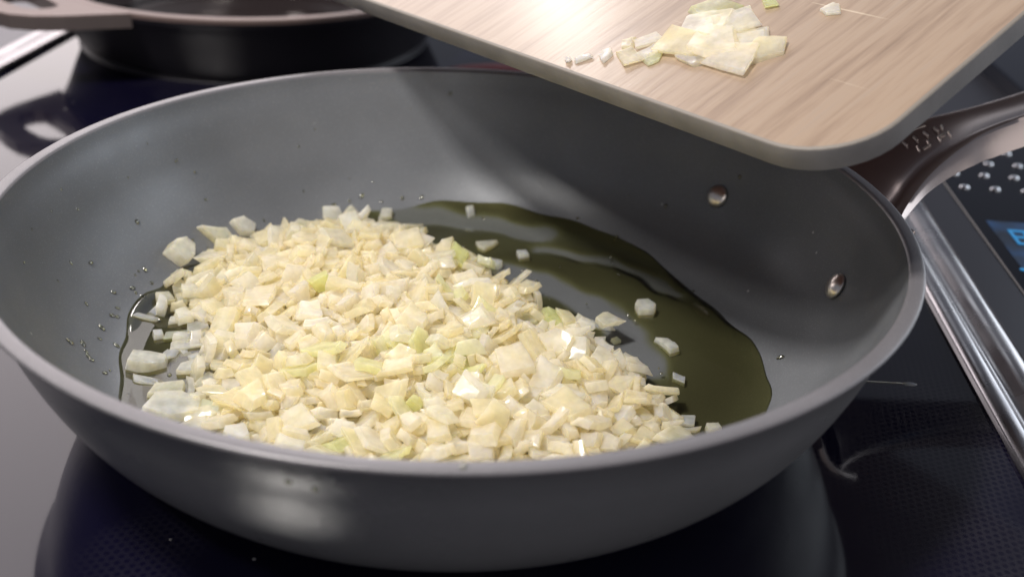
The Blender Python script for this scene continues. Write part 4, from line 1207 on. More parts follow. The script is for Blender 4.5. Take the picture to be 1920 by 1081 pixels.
(14,-2.967,6.774,1.356,0.588,0.074,0.375,0.713),
(14,-2.666,-4.523,1.203,0.564,0.498,-0.12,0.648),
(28,-0.579,3.606,1.145,0.687,-0.021,-0.153,-0.71),
(30,-3.56,-2.12,1.606,0.417,0.291,-0.101,-0.855),
(15,-4.795,-4.423,1.103,0.478,0.021,-0.192,0.857),
(3,-2.121,0.857,1.556,0.017,0.848,0.415,-0.328),
(13,-1.894,-5.558,1.05,0.107,-0.307,-0.945,0.04),
(9,-0.596,-3.853,1.465,0.775,-0.198,-0.142,-0.583),
(20,-0.921,6.267,1.028,0.387,0.17,-0.097,-0.901),
(38,1.453,-2.192,1.516,0.206,0.341,-0.388,-0.831),
(26,1.058,4.028,0.977,0.557,-0.079,0.472,-0.679),
(25,-0.171,-2.256,1.39,0.937,-0.066,0.075,-0.336),
(15,-2.196,0.319,1.662,0.091,0.917,-0.379,-0.091),
(30,-4.003,-4.056,0.922,0.734,0.018,-0.035,-0.678),
(3,-6.329,1.165,1.153,0.91,-0.303,0.172,0.225),
(15,-9.243,5.377,1.009,0.87,0.278,0.198,0.355),
(38,-1.327,6.315,1.307,0.132,-0.481,0.284,-0.819),
(39,2.977,-3.988,1.43,0.219,0.386,-0.57,-0.691),
(24,4.167,-5.585,0.964,0.934,-0.032,-0.169,0.313),
(31,3.53,-0.649,1.538,0.46,0.877,0.115,0.08),
(9,-3.508,-4.792,0.659,0.966,0.079,0.02,-0.246),
(15,2.694,-3.7,1.394,0.394,-0.015,-0.634,0.666),
(27,-5.747,4.56,1.643,0.306,-0.172,0.93,0.112),
(18,-2.727,3.083,1.52,0.088,-0.252,-0.011,0.964),
(31,-4.987,0.125,1.546,0.399,-0.222,0.294,-0.84),
(12,-5.171,-3.681,1.151,0.31,-0.178,-0.906,-0.227),
(35,-4.157,0.755,1.258,0.405,-0.065,-0.207,0.888),
(7,-4.076,4.327,1.514,0.716,-0.5,-0.03,-0.487),
(3,-0.903,-5.812,1.086,0.266,-0.084,0.389,-0.878),
(17,-6.827,-3.985,0.641,0.998,0.005,-0.014,0.064),
(34,-1.912,-1.539,1.395,0.771,-0.041,0.048,0.633),
(32,-3.941,-0.094,1.217,0.999,-0.009,-0.011,-0.043),
(32,-7.226,6.582,0.972,0.725,-0.257,0.45,-0.454),
(24,4.586,-5.49,0.795,0.712,0.182,-0.114,-0.668),
(27,2.237,-6.056,0.637,0.003,-0.433,0.901,-0.016),
(9,-3.889,-4.644,0.933,0.699,0.009,-0.066,-0.712),
(30,-0.331,-1.758,1.391,0.342,0.472,-0.643,0.496),
(30,-4.568,5.841,1.136,0.851,0.414,-0.321,-0.038),
(0,1.303,-0.72,1.171,0.602,-0.22,0.096,-0.762),
(23,-0.93,0.528,1.581,0.985,-0.16,-0.066,-0.029),
(30,-5.759,-0.064,1.34,0.399,-0.861,-0.083,0.306),
(17,3.092,0.52,0.965,0.838,0.113,-0.12,-0.521),
(10,1.434,3.176,1.239,0.096,0.373,0.884,0.265),
(1,4.486,-5.259,1.316,0.084,-0.727,-0.417,0.539),
(23,-3.601,6.003,1.317,0.526,-0.714,0.457,-0.067),
(15,-1.218,-6.274,0.857,0.077,0.087,-0.253,-0.96),
(32,3.877,-1.548,1.195,0.879,0.438,-0.117,-0.148),
(30,-4.825,-0.147,1.507,0.619,-0.433,0.089,0.649),
(33,-3.851,5.232,1.279,0.95,-0.221,-0.036,0.218),
(34,-6.41,-1.617,0.983,0.472,-0.493,-0.456,0.571),
(22,-5.132,7.908,1.145,0.109,-0.064,0.144,-0.982),
(9,-0.987,-2.75,1.482,0.469,0.746,0.196,-0.429),
(25,-2.654,7.591,0.852,0.221,-0.838,0.288,0.407),
(20,5.809,-5.544,0.741,0.344,-0.034,-0.168,0.923),
(15,-4.939,6.252,1.057,0.128,-0.964,-0.064,-0.224),
(2,1.502,-6.046,0.797,0.124,-0.836,-0.499,-0.191),
(21,0.539,-0.513,1.62,0.493,0.868,-0.058,0.011),
(22,6.186,-3.294,0.624,0.776,0.027,-0.024,0.63),
(11,5.561,-1.187,0.891,0.272,-0.035,0.034,0.961),
(2,-1.442,-5.807,1.04,0.041,0.413,-0.753,-0.51),
(39,-1.213,-3.51,1.27,0.351,0.919,-0.155,-0.088),
(30,-7.874,7.054,0.921,0.112,-0.915,0.347,0.173),
(24,1.413,-6.705,0.952,0.464,-0.126,-0.126,-0.867),
(39,-5.885,1.111,1.294,0.546,-0.457,-0.358,0.604),
(25,-8.637,5.848,0.96,0.092,0.368,0.856,0.351),
(8,-6.264,3.559,1.345,0.994,-0.027,-0.074,0.077),
(28,0.98,-2.506,1.235,0.115,-0.08,0.093,-0.986),
(3,0.553,2.028,1.353,0.197,-0.048,-0.156,0.967),
(30,-3.915,3.824,1.596,0.96,-0.194,0.098,-0.179),
(9,-1.045,-4.02,1.288,0.191,-0.266,-0.026,0.945),
(4,-2.383,-3.588,1.236,0.235,0.855,-0.374,-0.271),
(25,-2.134,-0.242,1.599,0.476,0.382,0.282,-0.741),
(16,-5.932,-3.879,0.778,0.944,0.195,0.058,0.261),
(22,2.009,-5.037,1.473,0.182,-0.153,0.122,-0.964),
(35,-8.915,4.63,0.862,0.663,-0.706,-0.178,0.175),
(14,-8.283,3.887,1.094,0.854,-0.085,-0.468,0.209),
(14,-2.381,5.812,1.498,0.001,-0.178,-0.984,0.02),
(30,-6.472,7.249,1.325,0.066,0.427,0.77,-0.47),
(7,-0.796,-1.654,1.52,0.366,-0.45,-0.768,-0.27),
(3,-4.785,-0.429,1.434,0.867,-0.19,-0.415,-0.198),
(32,-5.581,6.243,1.149,0.859,0.178,-0.121,0.465),
(16,-2.513,1.748,1.627,0.952,-0.175,0.006,0.25),
(8,-5.838,-1.024,1.06,0.965,-0.257,-0.052,0.024),
(16,-2.074,6.414,1.47,0.135,0.069,0.025,0.988),
(1,-2.302,-3.293,1.675,0.162,0.323,0.926,-0.111),
(12,2.713,-2.243,1.256,0.974,-0.067,0.145,0.157),
(17,-3.052,5.462,1.335,0.273,-0.207,0.165,0.925),
(30,-2.754,-3.875,1.267,0.634,0.02,0.216,0.742),
(32,-7.571,2.399,1.022,0.955,-0.121,-0,-0.271),
(33,5.305,-2.352,1.029,0.965,-0.231,0.123,-0.016),
(12,-1.127,-5.894,0.662,0.995,0.001,-0.063,0.081),
(1,2.02,-7.026,1.003,0.274,0.171,-0.934,-0.152),
(0,0.792,4.902,0.862,0.853,0.053,0.099,0.511),
(10,-6.724,-5.263,0.643,0.385,0.028,0.036,-0.922),
(36,2.871,-0.569,1.113,0.246,0.267,-0.216,-0.906),
(10,-5.963,-0.616,0.66,0.26,0.152,-0.583,0.755),
(2,-1.26,5.599,1.228,0.049,0.878,0.336,0.339),
(3,-7.815,-0.737,0.718,0.309,-0.857,-0.381,0.158),
(1,-4.185,3.729,1.344,0.885,0.173,0.056,-0.428),
(4,0.975,4.245,0.859,0.767,0.439,0.134,0.449),
(26,-4.184,-0.426,1.577,0.237,0.493,-0.832,0.096),
(11,3.022,1.033,0.776,0.027,0.101,-0.298,0.949),
(35,-2.674,-6.538,0.739,0.137,-0.29,0.761,-0.564),
(38,-5.619,-2.492,0.967,0.56,0.16,0.007,-0.813),
(34,0.585,-2.251,1.726,0.593,-0.178,0.184,-0.763),
(23,-5.224,5.852,1.221,0.295,-0.039,-0.894,-0.335),
(3,-3.771,-1.313,1.333,0.302,-0.293,-0.321,0.849),
(3,1.19,2.147,1.461,0.086,0.446,-0.65,-0.609),
(24,-2.833,-5.979,0.776,0.948,0.238,-0.046,0.207),
(34,-4.243,-3.052,1.092,0.44,-0.404,0.072,-0.799),
(0,5.813,-4.197,0.726,0.438,0.031,-0.131,0.889),
(13,-0.152,-3.568,1.205,0.18,0.882,-0.072,0.429),
(35,-4.5,0.245,1.364,0.546,-0.279,0.027,0.79),
(5,-0.354,0.005,1.348,0.838,-0.253,-0.219,0.431),
(10,-4.579,-4.291,1.221,0.607,-0.391,0.18,-0.668),
(4,-2.59,3.775,1.556,0.637,-0.186,-0.098,0.741),
(36,4.126,-3.079,1.027,0.534,0.039,0.024,-0.844),
(28,-2.023,-4.993,0.851,0.814,-0.252,0.086,-0.517),
(20,0.012,5.162,1.194,0.359,0.018,-0.053,0.932),
(19,3.726,-5.007,0.996,0.315,-0.135,-0.237,0.909),
(14,-7.131,7.627,0.941,0.651,0.657,0.333,0.181),
(17,-2.329,5.635,1.208,0.207,-0.035,-0.074,-0.975),
(16,-1.489,4.227,1.234,0.95,-0.111,0.167,-0.241),
(1,5.708,-3.294,0.855,0.23,-0.72,-0.624,-0.199),
(33,2.287,-5.662,1.462,0.244,-0.247,0.936,0.05),
(13,2.63,1.273,0.931,0.055,-0.858,0.303,-0.412),
(36,1.215,-4.939,1.397,0.982,0.013,0.014,-0.186),
(23,-4.943,-6.677,1.096,0.533,0.21,-0.533,-0.623),
(14,-0.098,2.439,1.329,0.46,-0.884,0.064,0.057),
(0,-0.985,-7.486,1.181,0.405,-0.336,0.042,0.849),
(7,-3.869,-5.52,1.063,0.478,-0.327,-0.019,0.815),
(39,-1.173,3.613,1.556,0.535,-0.385,0.095,-0.746),
(29,-5.222,0.403,1.431,0.811,-0.097,-0.261,0.514),
(34,0.909,-2.016,1.533,0.412,0.481,0.075,0.771),
(30,-4.787,2.966,1.481,0.17,0.393,-0.172,-0.887),
(2,-3.795,2.693,1.493,0.708,-0.257,0.522,0.399),
(7,1.767,-6.225,1.311,0.766,0.185,-0.124,-0.603),
(24,-0.539,-5.238,1.068,0.584,0.277,0.218,-0.732),
(33,3.847,-0.248,1.133,0.436,-0.834,0.046,-0.336),
(22,-3.216,-3.498,1.244,0.967,-0.119,-0.158,0.16),
(28,-2.489,-3.884,0.632,0.465,0.03,0.017,-0.884),
(38,-4.888,-1.246,1.335,0.38,0.263,-0.363,0.809),
(3,-0.363,0.316,1.112,0.926,-0.136,0.341,-0.089),
(39,4.645,-1.054,0.912,0.618,-0.398,-0.503,0.454),
(34,3.272,-5.498,1.584,0.857,0.099,0.136,0.486),
(5,-5.012,-4.191,0.88,0.049,0.052,-0.771,0.632),
(35,-5.07,-0.969,1.214,0.872,0.482,0.065,-0.055),
(18,-7.999,-0.461,0.623,0.346,-0.023,-0.006,-0.938),
(4,1.728,1.897,1.283,0.923,0,-0.119,-0.365),
(25,-8.456,2.642,0.922,0.25,0.085,-0.069,-0.962),
(7,0.024,0.543,1.478,0.012,0.092,0.571,-0.816),
(28,4.398,-1.502,0.988,0.88,0.006,-0.116,0.461),
(35,-3.071,-0.595,1.213,0.839,0.27,0.07,-0.468),
(23,-3.776,6.487,1.253,0.775,0.604,-0.155,-0.1),
(16,-0.943,5.266,1.02,0.621,-0.126,-0.297,0.715),
(34,4.449,-4.397,0.999,0.91,0.21,0.341,-0.104),
(31,2.097,-2.909,1.431,0.903,0.168,-0.014,0.394),
(7,-6.153,-2.641,0.977,0.911,-0.207,-0.025,-0.356),
(32,1.741,-2.812,1.558,0.439,-0.25,-0.06,0.861),
(31,-7.599,2.893,1.128,0.055,0.95,0.299,-0.065),
(34,-3.727,-4.058,1.208,0.033,0.478,0.697,0.534),
(14,-2.586,-0.37,1.483,0.716,0.158,0.386,-0.559),
(10,-5.131,0.154,1.302,0.027,0.358,-0.02,0.933),
(37,-0.314,-2.796,1.401,0.825,0.43,0.146,0.336),
(38,1.708,-1.85,1.361,0.647,-0.726,0.229,-0.036),
(12,-6.162,0.367,1.024,0.904,-0.297,-0.063,-0.3),
(33,-2.08,-4.219,0.922,0.642,0.333,-0.669,0.174),
(15,-4.424,-3.659,1.125,0.966,0.217,0.138,-0.013),
(30,-5.697,0.945,1.069,0.688,0.142,-0.037,-0.711),
(39,-7.151,5.684,0.941,0.421,0.052,-0.334,0.842),
(33,-6.49,-1.069,0.829,0.573,0.399,0.667,0.261),
(37,-6.911,-0.743,0.694,0.608,-0.447,0.385,0.53),
(3,-3.561,1.447,1.443,0.527,-0.338,-0.376,-0.683),
(3,-5.359,-5.344,0.631,0.9,0.007,-0.013,0.435),
(35,-3.254,6.155,1.098,0.947,-0.008,-0.286,-0.146),
(7,-8.014,1.066,0.641,0.469,0.025,0.042,-0.882),
(0,-3.283,0.915,1.035,0.776,0.073,-0.235,0.581),
(30,0.222,-4.954,0.965,0.305,0.499,-0.225,0.779),
(11,-3.19,4.924,1.397,0.676,0.048,0.359,0.642),
(34,-2.909,-4.277,1.491,0.48,-0.46,0.251,0.704),
(23,-2.948,-3.014,1.56,0.269,-0.512,-0.558,0.596),
(24,-4.723,-2.454,0.986,0.072,0.119,-0.059,0.988),
(39,1.843,-6.07,1.111,0.291,0.774,-0.501,-0.256),
(16,4.999,-2.912,0.834,0.681,0.017,0.162,-0.714),
(7,-0.956,6.78,0.938,0.268,0.058,0.038,-0.961),
(9,-5.541,4.832,1.53,0.954,0.056,-0.144,-0.259),
(30,-6.894,0.956,0.618,0.984,-0.003,0.023,-0.175),
(18,6.984,-4.93,0.697,0.018,-0.091,-0.56,-0.823),
(20,-0.972,2.753,1.442,0.382,0.07,-0.239,-0.89),
(35,2.878,-5.321,1.172,0.9,0.102,0.088,-0.415),
(5,3.261,-3.44,1.375,0.718,-0.247,0.24,0.605),
(1,0.581,-4.291,1.124,0.532,-0.212,0.397,-0.717),
(4,-0.969,3.514,1.377,0.929,-0.144,-0.23,-0.252),
(28,-7.467,3.648,0.97,0.019,-0.09,-0.223,0.97),
(29,-0.871,-4.482,1.055,0.924,0.26,-0.234,-0.156),
(24,-2.176,2.373,0.999,0.977,-0.1,0.172,0.077),
(28,-5.547,-4.018,0.916,0.587,-0.037,0.167,-0.791),
(38,-5.748,8.306,0.933,0.385,-0.385,0.137,-0.827),
(20,1.999,1.85,0.864,0.005,-0.324,0.145,0.935),
(22,-2.019,-3.095,0.984,0.325,-0.312,-0.092,0.888),
(24,-7.182,1.821,0.879,0.832,-0.16,0.271,0.457),
(31,5.238,-5.649,0.612,0.063,-0.952,0.292,-0.065),
(4,-3.232,-4.29,0.633,0.111,-0.001,0.001,0.994),
(6,-3.173,8.674,0.815,0.424,0.094,-0.898,-0.077),
(24,-0.423,-1.283,1.341,0.976,0.197,-0.06,0.072),
(17,1.068,-1.61,1.072,0.88,0.09,-0.247,0.395),
(13,-0.858,-0.816,1.357,0.38,-0.663,0.275,-0.583),
(37,-5.831,-4.512,0.693,0.499,-0.248,-0.614,0.559),
(13,-0.726,-2.486,1.446,0.21,-0.052,0.872,-0.439),
(31,-1.803,3.376,1.297,0.83,0.133,-0.091,0.533),
(24,0.717,-3.379,1.396,0.573,-0.141,-0.157,0.792),
(23,0.659,-7.045,0.892,0.741,-0.466,-0.41,-0.256),
(37,-3.367,2.82,1.404,0.42,0.303,0.616,0.594),
(20,-3.013,7.748,0.882,0.492,-0.589,-0.639,-0.058),
(17,3.029,-7.383,1.404,0.271,0.319,0.816,-0.398),
(23,-4.868,8.613,0.988,0.062,0.039,-0.587,-0.806),
(22,0.597,2.682,1.514,0.593,0.069,-0.14,0.79),
(20,-1.609,-2.649,0.898,0.538,0.006,0.028,0.843),
(26,-6.102,-1.449,0.888,0.645,-0.024,0.079,0.76),
(33,-3.54,7.51,1.096,0.762,0.208,0.17,0.59),
(4,-1.685,-3.221,1.558,0.287,-0.279,-0.272,-0.875),
(4,-9.374,3.655,0.754,0.843,-0.023,0.121,-0.524),
(23,-7.748,-0.971,0.861,0.292,0.311,-0.116,0.897),
(11,2.137,-4.377,1.237,0.975,0.106,0.037,-0.19),
(22,-7.682,6.341,0.719,0.485,-0.067,0.095,-0.867),
(27,-2.36,3.471,1.279,0.325,-0.076,0.435,0.836),
(10,-2.245,-4.535,0.836,0.41,0.564,0.617,-0.364),
(28,2.228,3.102,0.632,0.948,-0.012,0.031,0.317),
(39,4.247,-0.537,1.055,0.708,-0.594,0.084,0.374),
(1,0.361,5.453,0.935,0.455,0.108,0.02,0.884),
(5,-4.644,2.458,1.609,0.419,-0.355,-0.83,0.1),
(23,-5.163,8.344,0.89,0.227,0.27,0.691,-0.631),
(30,-2.324,-1.921,1.069,0.527,-0.222,0.035,-0.82),
(24,-0.845,-3.441,1.068,0.822,0.159,0.003,-0.546),
(22,-3.39,2.221,1.219,0.471,-0.005,-0.456,0.755),
(9,-2.95,-4.134,0.869,0.753,0.028,0.037,0.657),
(35,-5.295,-3.292,1.045,0.526,-0.174,0.444,-0.705),
(36,1.074,-5.552,1.005,0.424,-0.054,-0.319,-0.846),
(36,-1.531,-6.978,0.778,0.963,0.04,-0.178,0.197),
(5,-4.786,-1.729,1.179,0.772,-0.334,0.298,-0.452),
(3,-8.496,6.273,1.133,0.535,-0.477,0.096,-0.69),
(36,2.226,-5.736,1.071,0.512,0.218,-0.041,-0.83),
(17,-4.91,1.822,1.129,0.199,0.065,0.143,0.967),
(34,0.307,1.567,1.349,0.704,0.085,0.173,-0.684),
(7,-1.765,5.74,0.918,0.064,0.821,-0.567,0.031),
(30,3.841,-5.228,0.614,0.043,-0.01,-0.002,-0.999),
(2,-7.324,0.476,0.666,0.03,0.727,0.686,0.005),
(9,-6.061,4.926,1.235,0.217,-0.18,-0.825,-0.49),
(6,-2.512,4.055,1.321,0.283,-0.194,-0.097,0.934),
(33,-5.309,-1.802,0.866,0.044,-0.251,0.448,0.857),
(24,-2.292,5.483,0.941,0.026,0.017,0.06,0.998),
(31,2.154,-2.883,1.193,0.752,0.019,0.02,0.659),
(19,-3.117,-0.296,1.059,0.935,0.272,0.014,-0.227),
(3,-1.346,7.489,0.763,0.386,0.239,-0.135,0.881),
(10,1.003,-5.338,1.674,0.848,-0.524,0.068,-0.036),
(18,-0.506,1.599,1.302,0.883,-0.096,-0.349,0.3),
(7,4.228,-4.087,0.995,0.597,0.023,-0.312,0.738),
(13,-3.469,1.862,1.3,0.099,0.358,-0.879,-0.3),
(14,-1.494,-4.394,1.396,0.262,0.49,-0.781,0.284),
(7,-4.775,-3.79,0.65,0.01,-0.898,-0.44,0.001),
(18,-7.107,3.3,1.238,0.532,0.268,0.687,0.416),
(16,-2.009,-5.747,0.778,0.757,-0.163,0.113,-0.622),
(2,-7.487,7.266,0.966,0.577,0.61,-0.323,-0.438),
(8,2.321,2.662,0.845,0.67,0.221,-0.049,0.707),
(13,0.666,1.064,1.395,0.494,-0.698,-0.059,0.516),
(4,5.712,-2.884,0.769,0.743,0.119,-0.183,0.633),
(16,-6.463,1.808,1.052,0.889,0.057,0.414,0.188),
(3,-4.754,-2.808,1.168,0.135,0.094,0.468,-0.868),
(18,-6.018,-1.243,0.623,0.131,-0.022,0.003,-0.991),
(31,3.666,-5.362,1.314,0.311,-0.434,0.732,-0.424),
(36,-3.82,6.77,0.658,0.227,0.001,0,-0.974),
(8,-0.102,1.742,1.121,0.204,-0.049,-0.221,-0.953),
(3,4.152,-1.061,1.2,0.699,-0.162,-0.079,0.692),
(23,-7.337,-0.507,0.782,0.889,-0.01,-0.293,-0.353),
(39,4.135,-4.824,1.308,0.229,0.886,0.225,-0.333),
(17,-6.768,7.026,1.023,0.24,0.453,-0.02,-0.858),
(1,-4.861,8.782,0.769,0.104,-0.861,0.486,0.108),
(20,-0.922,0.848,1.438,0.031,0.128,0.244,-0.961),
(1,0.925,-3.895,1.468,0.343,0.479,-0.309,0.747),
(0,-2.688,-1.346,0.983,0.39,-0.107,0.117,-0.907),
(13,0.441,4.287,1.014,0.204,0.773,-0.044,0.6),
(15,-6.581,6.33,1.035,0.45,0.419,-0.18,-0.768),
(2,-2.354,-2.845,1.117,0.428,0.649,-0.622,-0.094),
(34,-4.688,-6.285,0.789,0.431,-0.301,-0.517,0.675),
(6,-4.23,1.798,1.062,0.689,-0.04,0.145,0.709),
(1,-6.023,-3.757,1.17,0.501,-0.556,0.559,-0.357),
(14,-1.107,4.591,0.884,0.464,-0.864,0.119,-0.152),
(24,-0.958,1.217,1.288,0.265,-0.022,-0.149,0.952),
(12,-0.354,5.398,0.969,0.211,0.037,0.072,-0.974),
(2,-1.808,-4.641,1.051,0.442,0.59,-0.17,0.654),
(27,3.902,0.848,0.77,0.338,-0.33,0.595,-0.65),
(15,-2.977,4.212,1.137,0.035,0.474,-0.464,-0.748),
(5,-4.15,3.067,1.381,0.69,0.68,-0.042,-0.244),
(36,-1.573,0.149,1.437,0.756,-0.015,0.035,-0.654),
(18,-7.79,4.392,1.043,0.261,-0.823,0.293,0.409),
(12,0.749,0.039,1.179,0.368,-0.08,0.026,0.926),
(34,2.363,-0.829,1.258,0.539,-0.677,0.442,0.234),
(23,-0.838,4.729,1.248,0.261,-0.191,0.119,0.939),
(38,-7.872,0.355,0.657,0.942,-0.008,-0.003,-0.335),
(29,-9.032,3.68,0.981,0.477,0.552,-0.381,0.568),
(12,1.867,0,0.665,0.999,-0.024,0.031,0.007),
(23,-4.205,-3.396,0.866,0.351,-0.006,0.215,-0.911),
(9,-3.028,-3.337,1.012,0.895,-0.07,-0.207,-0.389),
(27,2.528,-6.525,0.763,0.909,-0.36,0.084,-0.191),
(21,-5.096,5.624,1.385,0.164,-0.792,0.449,0.379),
(29,1.08,-3.129,1.049,0.16,-0.426,0.479,-0.75),
(23,0.675,-1.994,1.157,0.023,-0.717,0.689,0.104),
(39,-6.98,-2.057,0.621,0.784,-0.605,0.062,-0.127),
(16,-4.375,1.183,0.775,0.503,0.218,0.07,-0.834),
(8,4.271,-2.7,0.76,0.566,0.127,-0.093,0.809),
(9,-0.846,0.309,1.415,0.092,0.858,-0.479,0.161),
(1,-1.905,3.56,1.095,0.202,0.033,-0.291,0.935),
(18,-2.516,8.135,0.925,0.989,-0.021,-0.043,0.137),
(15,-5.433,1.108,0.644,0.887,-0.019,-0.028,-0.461),
(4,0.654,-4.297,1.507,0.321,0.274,0.123,0.898),
(26,2.222,1.505,0.749,0.016,-0.885,-0.228,-0.406),
(35,3.334,1.688,0.755,0.218,0.139,0.631,0.732),
(13,3.386,-5.846,0.663,0.682,-0.695,-0.171,0.148),
(14,0.09,5.428,0.661,0.379,-0.008,0.013,-0.925),
(17,3.002,-4.049,1.006,0.964,-0.041,0.025,-0.261),
(24,-5.221,2.532,1.42,0.284,-0.07,0.13,0.948),
(13,-2.554,-4.315,0.839,0.481,0.67,0.191,0.533),
(27,1.979,-5.943,1.342,0.449,0.647,-0.555,-0.269),
(37,-3.478,0.398,1.145,0.47,-0.191,-0.757,0.412),
(24,2.142,-2.61,0.895,0.372,0.11,0.18,0.904),
(17,-8.795,1.758,0.65,0.038,-0.533,0.845,-0.016),
(21,0.328,-1.684,1.471,0.519,-0.161,-0.752,-0.374),
(1,3.558,-2.489,0.888,0.23,-0.024,-0.709,-0.666),
(25,-4.354,-2.213,1.342,0.979,-0.16,-0.042,-0.12),
(32,-2.625,6.973,1.016,0.204,0.404,-0.471,-0.757),
(26,2.404,-6.36,1.252,0.318,-0.939,0.107,-0.072),
(21,-3.671,-3.109,1.027,0.426,-0.022,-0.502,-0.752),
(24,-5.107,3.302,0.701,0.439,-0.001,-0.031,-0.898),
(18,1.815,-4.637,1.064,0.828,0.062,0.557,-0.031),
(39,-0.658,-0.032,1.183,0.062,-0.504,0.427,-0.748),
(18,1.029,-1.87,1.236,0.592,0.007,-0.3,0.748),
(0,-6.405,5.566,0.959,0.657,-0.005,-0.022,-0.754),
(21,-8.969,5.04,0.852,0.641,0.595,-0.14,-0.465),
(30,-6.193,8.422,0.864,0.791,0.203,0.049,0.575),
(16,-3.504,-1.725,0.906,0.439,-0.02,-0.19,0.878),
(10,0.78,-0.395,1.423,0.948,-0.237,-0.061,-0.204),
(0,-2.129,1.335,1.18,0.987,-0.039,-0.088,-0.128),
(26,2.39,-0.432,1.23,0.748,0.115,-0.08,0.649),
(36,-2.51,1.671,1.386,0.981,-0.167,-0.052,-0.079),
(14,-2.212,-0.614,1.047,0.692,-0.245,-0.161,0.66),
(13,0.82,-1.011,0.635,0.442,0.537,-0.504,-0.512),
(38,-0.899,4.308,1.285,0.754,0.185,0.15,0.613),
(23,-6.939,-2.328,0.639,0.136,-0.065,0.018,0.988),
(20,0.269,-0.674,1.243,0.993,-0.01,-0.07,-0.093),
(26,-1.402,5.001,1.043,0.564,-0.618,-0.539,0.091),
(4,-4.363,-5.9,1.009,0.395,0.319,0.076,-0.858),
(1,-7.701,2.081,0.677,0.391,0.67,-0.529,-0.344),
(35,2.432,1.948,0.749,0.227,0.437,0.805,0.331),
(4,-1.593,-3.849,0.895,0.284,0.195,-0.092,-0.934),
(3,2.854,1.47,0.631,0.489,-0.015,0.007,0.872),
(18,-3.438,7.011,1.182,0.798,0.597,0.018,-0.088),
(24,2.782,-1.424,1.176,0.56,0.329,0.147,-0.746),
(29,-7.622,4.862,0.914,0.587,0.769,0.253,0.028),
(23,2.523,-3.878,1.13,0.542,-0.546,0.269,-0.58),
(28,5.475,-1.393,0.632,0.097,-0.032,0.001,0.995),
(4,1.292,-6.223,1.209,0.061,-0.006,0.333,0.941),
(10,-0.541,-2.144,1.581,0.494,0.729,-0.474,0.017),
(37,-2.027,3.77,1.421,0.576,0.627,-0.336,0.403),
(33,-6.799,2.249,1.007,0.231,-0.391,0.403,-0.795),
(38,-5.105,2.525,0.995,0.245,0.256,-0.235,-0.905),
(17,-2.799,6.104,1.066,0.687,0.169,-0.31,-0.635),
(17,-6.45,-0.466,0.939,0.947,0.183,-0.165,0.208),
(19,-4.087,0.817,0.993,0.903,0.23,-0.062,-0.358),
(20,-1.932,-7.489,1.054,0.346,-0.043,-0.169,0.922),
(25,3.791,-6.124,0.839,0.314,-0.038,0.408,0.856),
(4,-3.46,5.642,0.973,0.979,-0.017,0.128,0.158),
(7,-4.201,2.16,1.425,0.238,-0.857,0.405,-0.213),
(16,-6.111,-3.225,0.715,0.743,0.123,0.074,-0.654),
(17,0.03,-3.115,1.307,0.9,-0.045,0.116,0.418),
(19,-0.527,5.939,0.999,0.805,-0.427,-0.335,0.24),
(29,-3.671,-2.087,1.16,0.84,0.514,-0.063,-0.16),
(7,3.431,-6.739,1.03,0.805,0.162,0.172,0.543),
(27,-2.558,1.299,0.912,0.747,-0.03,0.002,-0.664),
(25,2.593,-4.667,1.116,0.932,0.164,0.053,0.318),
(26,-0.764,0.407,0.997,0.425,0.747,0.509,-0.055),
(4,4.921,-4.983,0.633,0.791,0.002,0,-0.612),
(31,-4.755,3.067,0.905,0.671,0.704,0.22,0.074),
(18,-7.152,2.815,1.035,0.532,-0.661,-0.53,0.007),
(4,-1.975,5.75,0.634,0.28,0.002,-0.001,-0.96),
(28,-0.176,3.432,0.789,0.683,-0.123,0.224,-0.684),
(34,-4.076,7.282,0.72,0.306,0.155,-0.787,-0.512),
(37,-3.234,-4.595,1.196,0.477,-0.308,-0.815,-0.116),
(10,-7.306,-1.037,0.64,0.742,-0.059,0.032,-0.666),
(34,-2.72,3.803,1.126,0.021,-0.445,-0.8,0.402),
(24,-2.873,-3.451,0.806,0.969,-0.155,-0.17,0.086),
(29,1.318,0.156,1.179,0.527,0.258,0.783,-0.209),
(2,-3.791,2.01,1.111,0.847,0.135,0.278,-0.432),
(17,-1.87,1.937,1.407,0.68,-0.43,0.237,-0.545),
(8,1.643,-0.671,0.647,0.99,-0.021,-0.005,-0.14),
(30,-2.952,2.197,1.524,0.662,-0.17,-0.438,-0.584),
(24,-4.412,-1.639,0.982,0.966,0.111,-0.127,-0.195),
(30,4.022,-2.268,0.614,0.161,-0.01,-0.003,-0.987),
(24,1.747,3.835,0.683,0.097,-0.009,-0.01,0.995),
(13,-4.374,-3.843,0.686,0.891,0.007,-0.015,0.454),
(6,-4.744,5.597,0.867,0.639,-0.234,0.655,0.328),
(12,-4.343,7.785,0.909,0.941,-0.009,0.1,-0.324),
(36,-1.044,6.752,0.659,0.904,0.018,-0.02,0.426),
(6,2.69,-4.284,0.614,0.114,0.022,-0.01,0.993),
(7,5.789,-6.569,1.056,0.289,0.69,0.612,0.255),
(16,-1.341,-8.504,1.059,0.873,0.028,0.139,-0.467),
(11,2.389,-10.267,1.062,0.155,0.068,0.706,0.688),
(7,-2.662,2.398,1.264,0.094,-0.699,0.708,0.031),
(28,3.263,-3.578,1.037,0.921,-0.278,0.142,-0.232),
(35,-1.196,-2.456,1.051,0.488,-0.241,0.065,-0.836),
(10,2.552,-2.999,1.08,0.391,-0.134,0.47,-0.78),
(7,-1.287,-1.109,1.158,0.877,-0.351,0.126,-0.302),
(38,-3.952,-0.569,1.12,0.202,0.214,-0.773,0.561),
(23,-6.074,6.074,1.311,0.077,-0.115,0.497,0.856),
(5,-0.953,1.833,1.364,0.96,0.122,0.142,-0.208),
(25,0.386,-2.65,1.152,0.334,0.214,0.032,0.918),
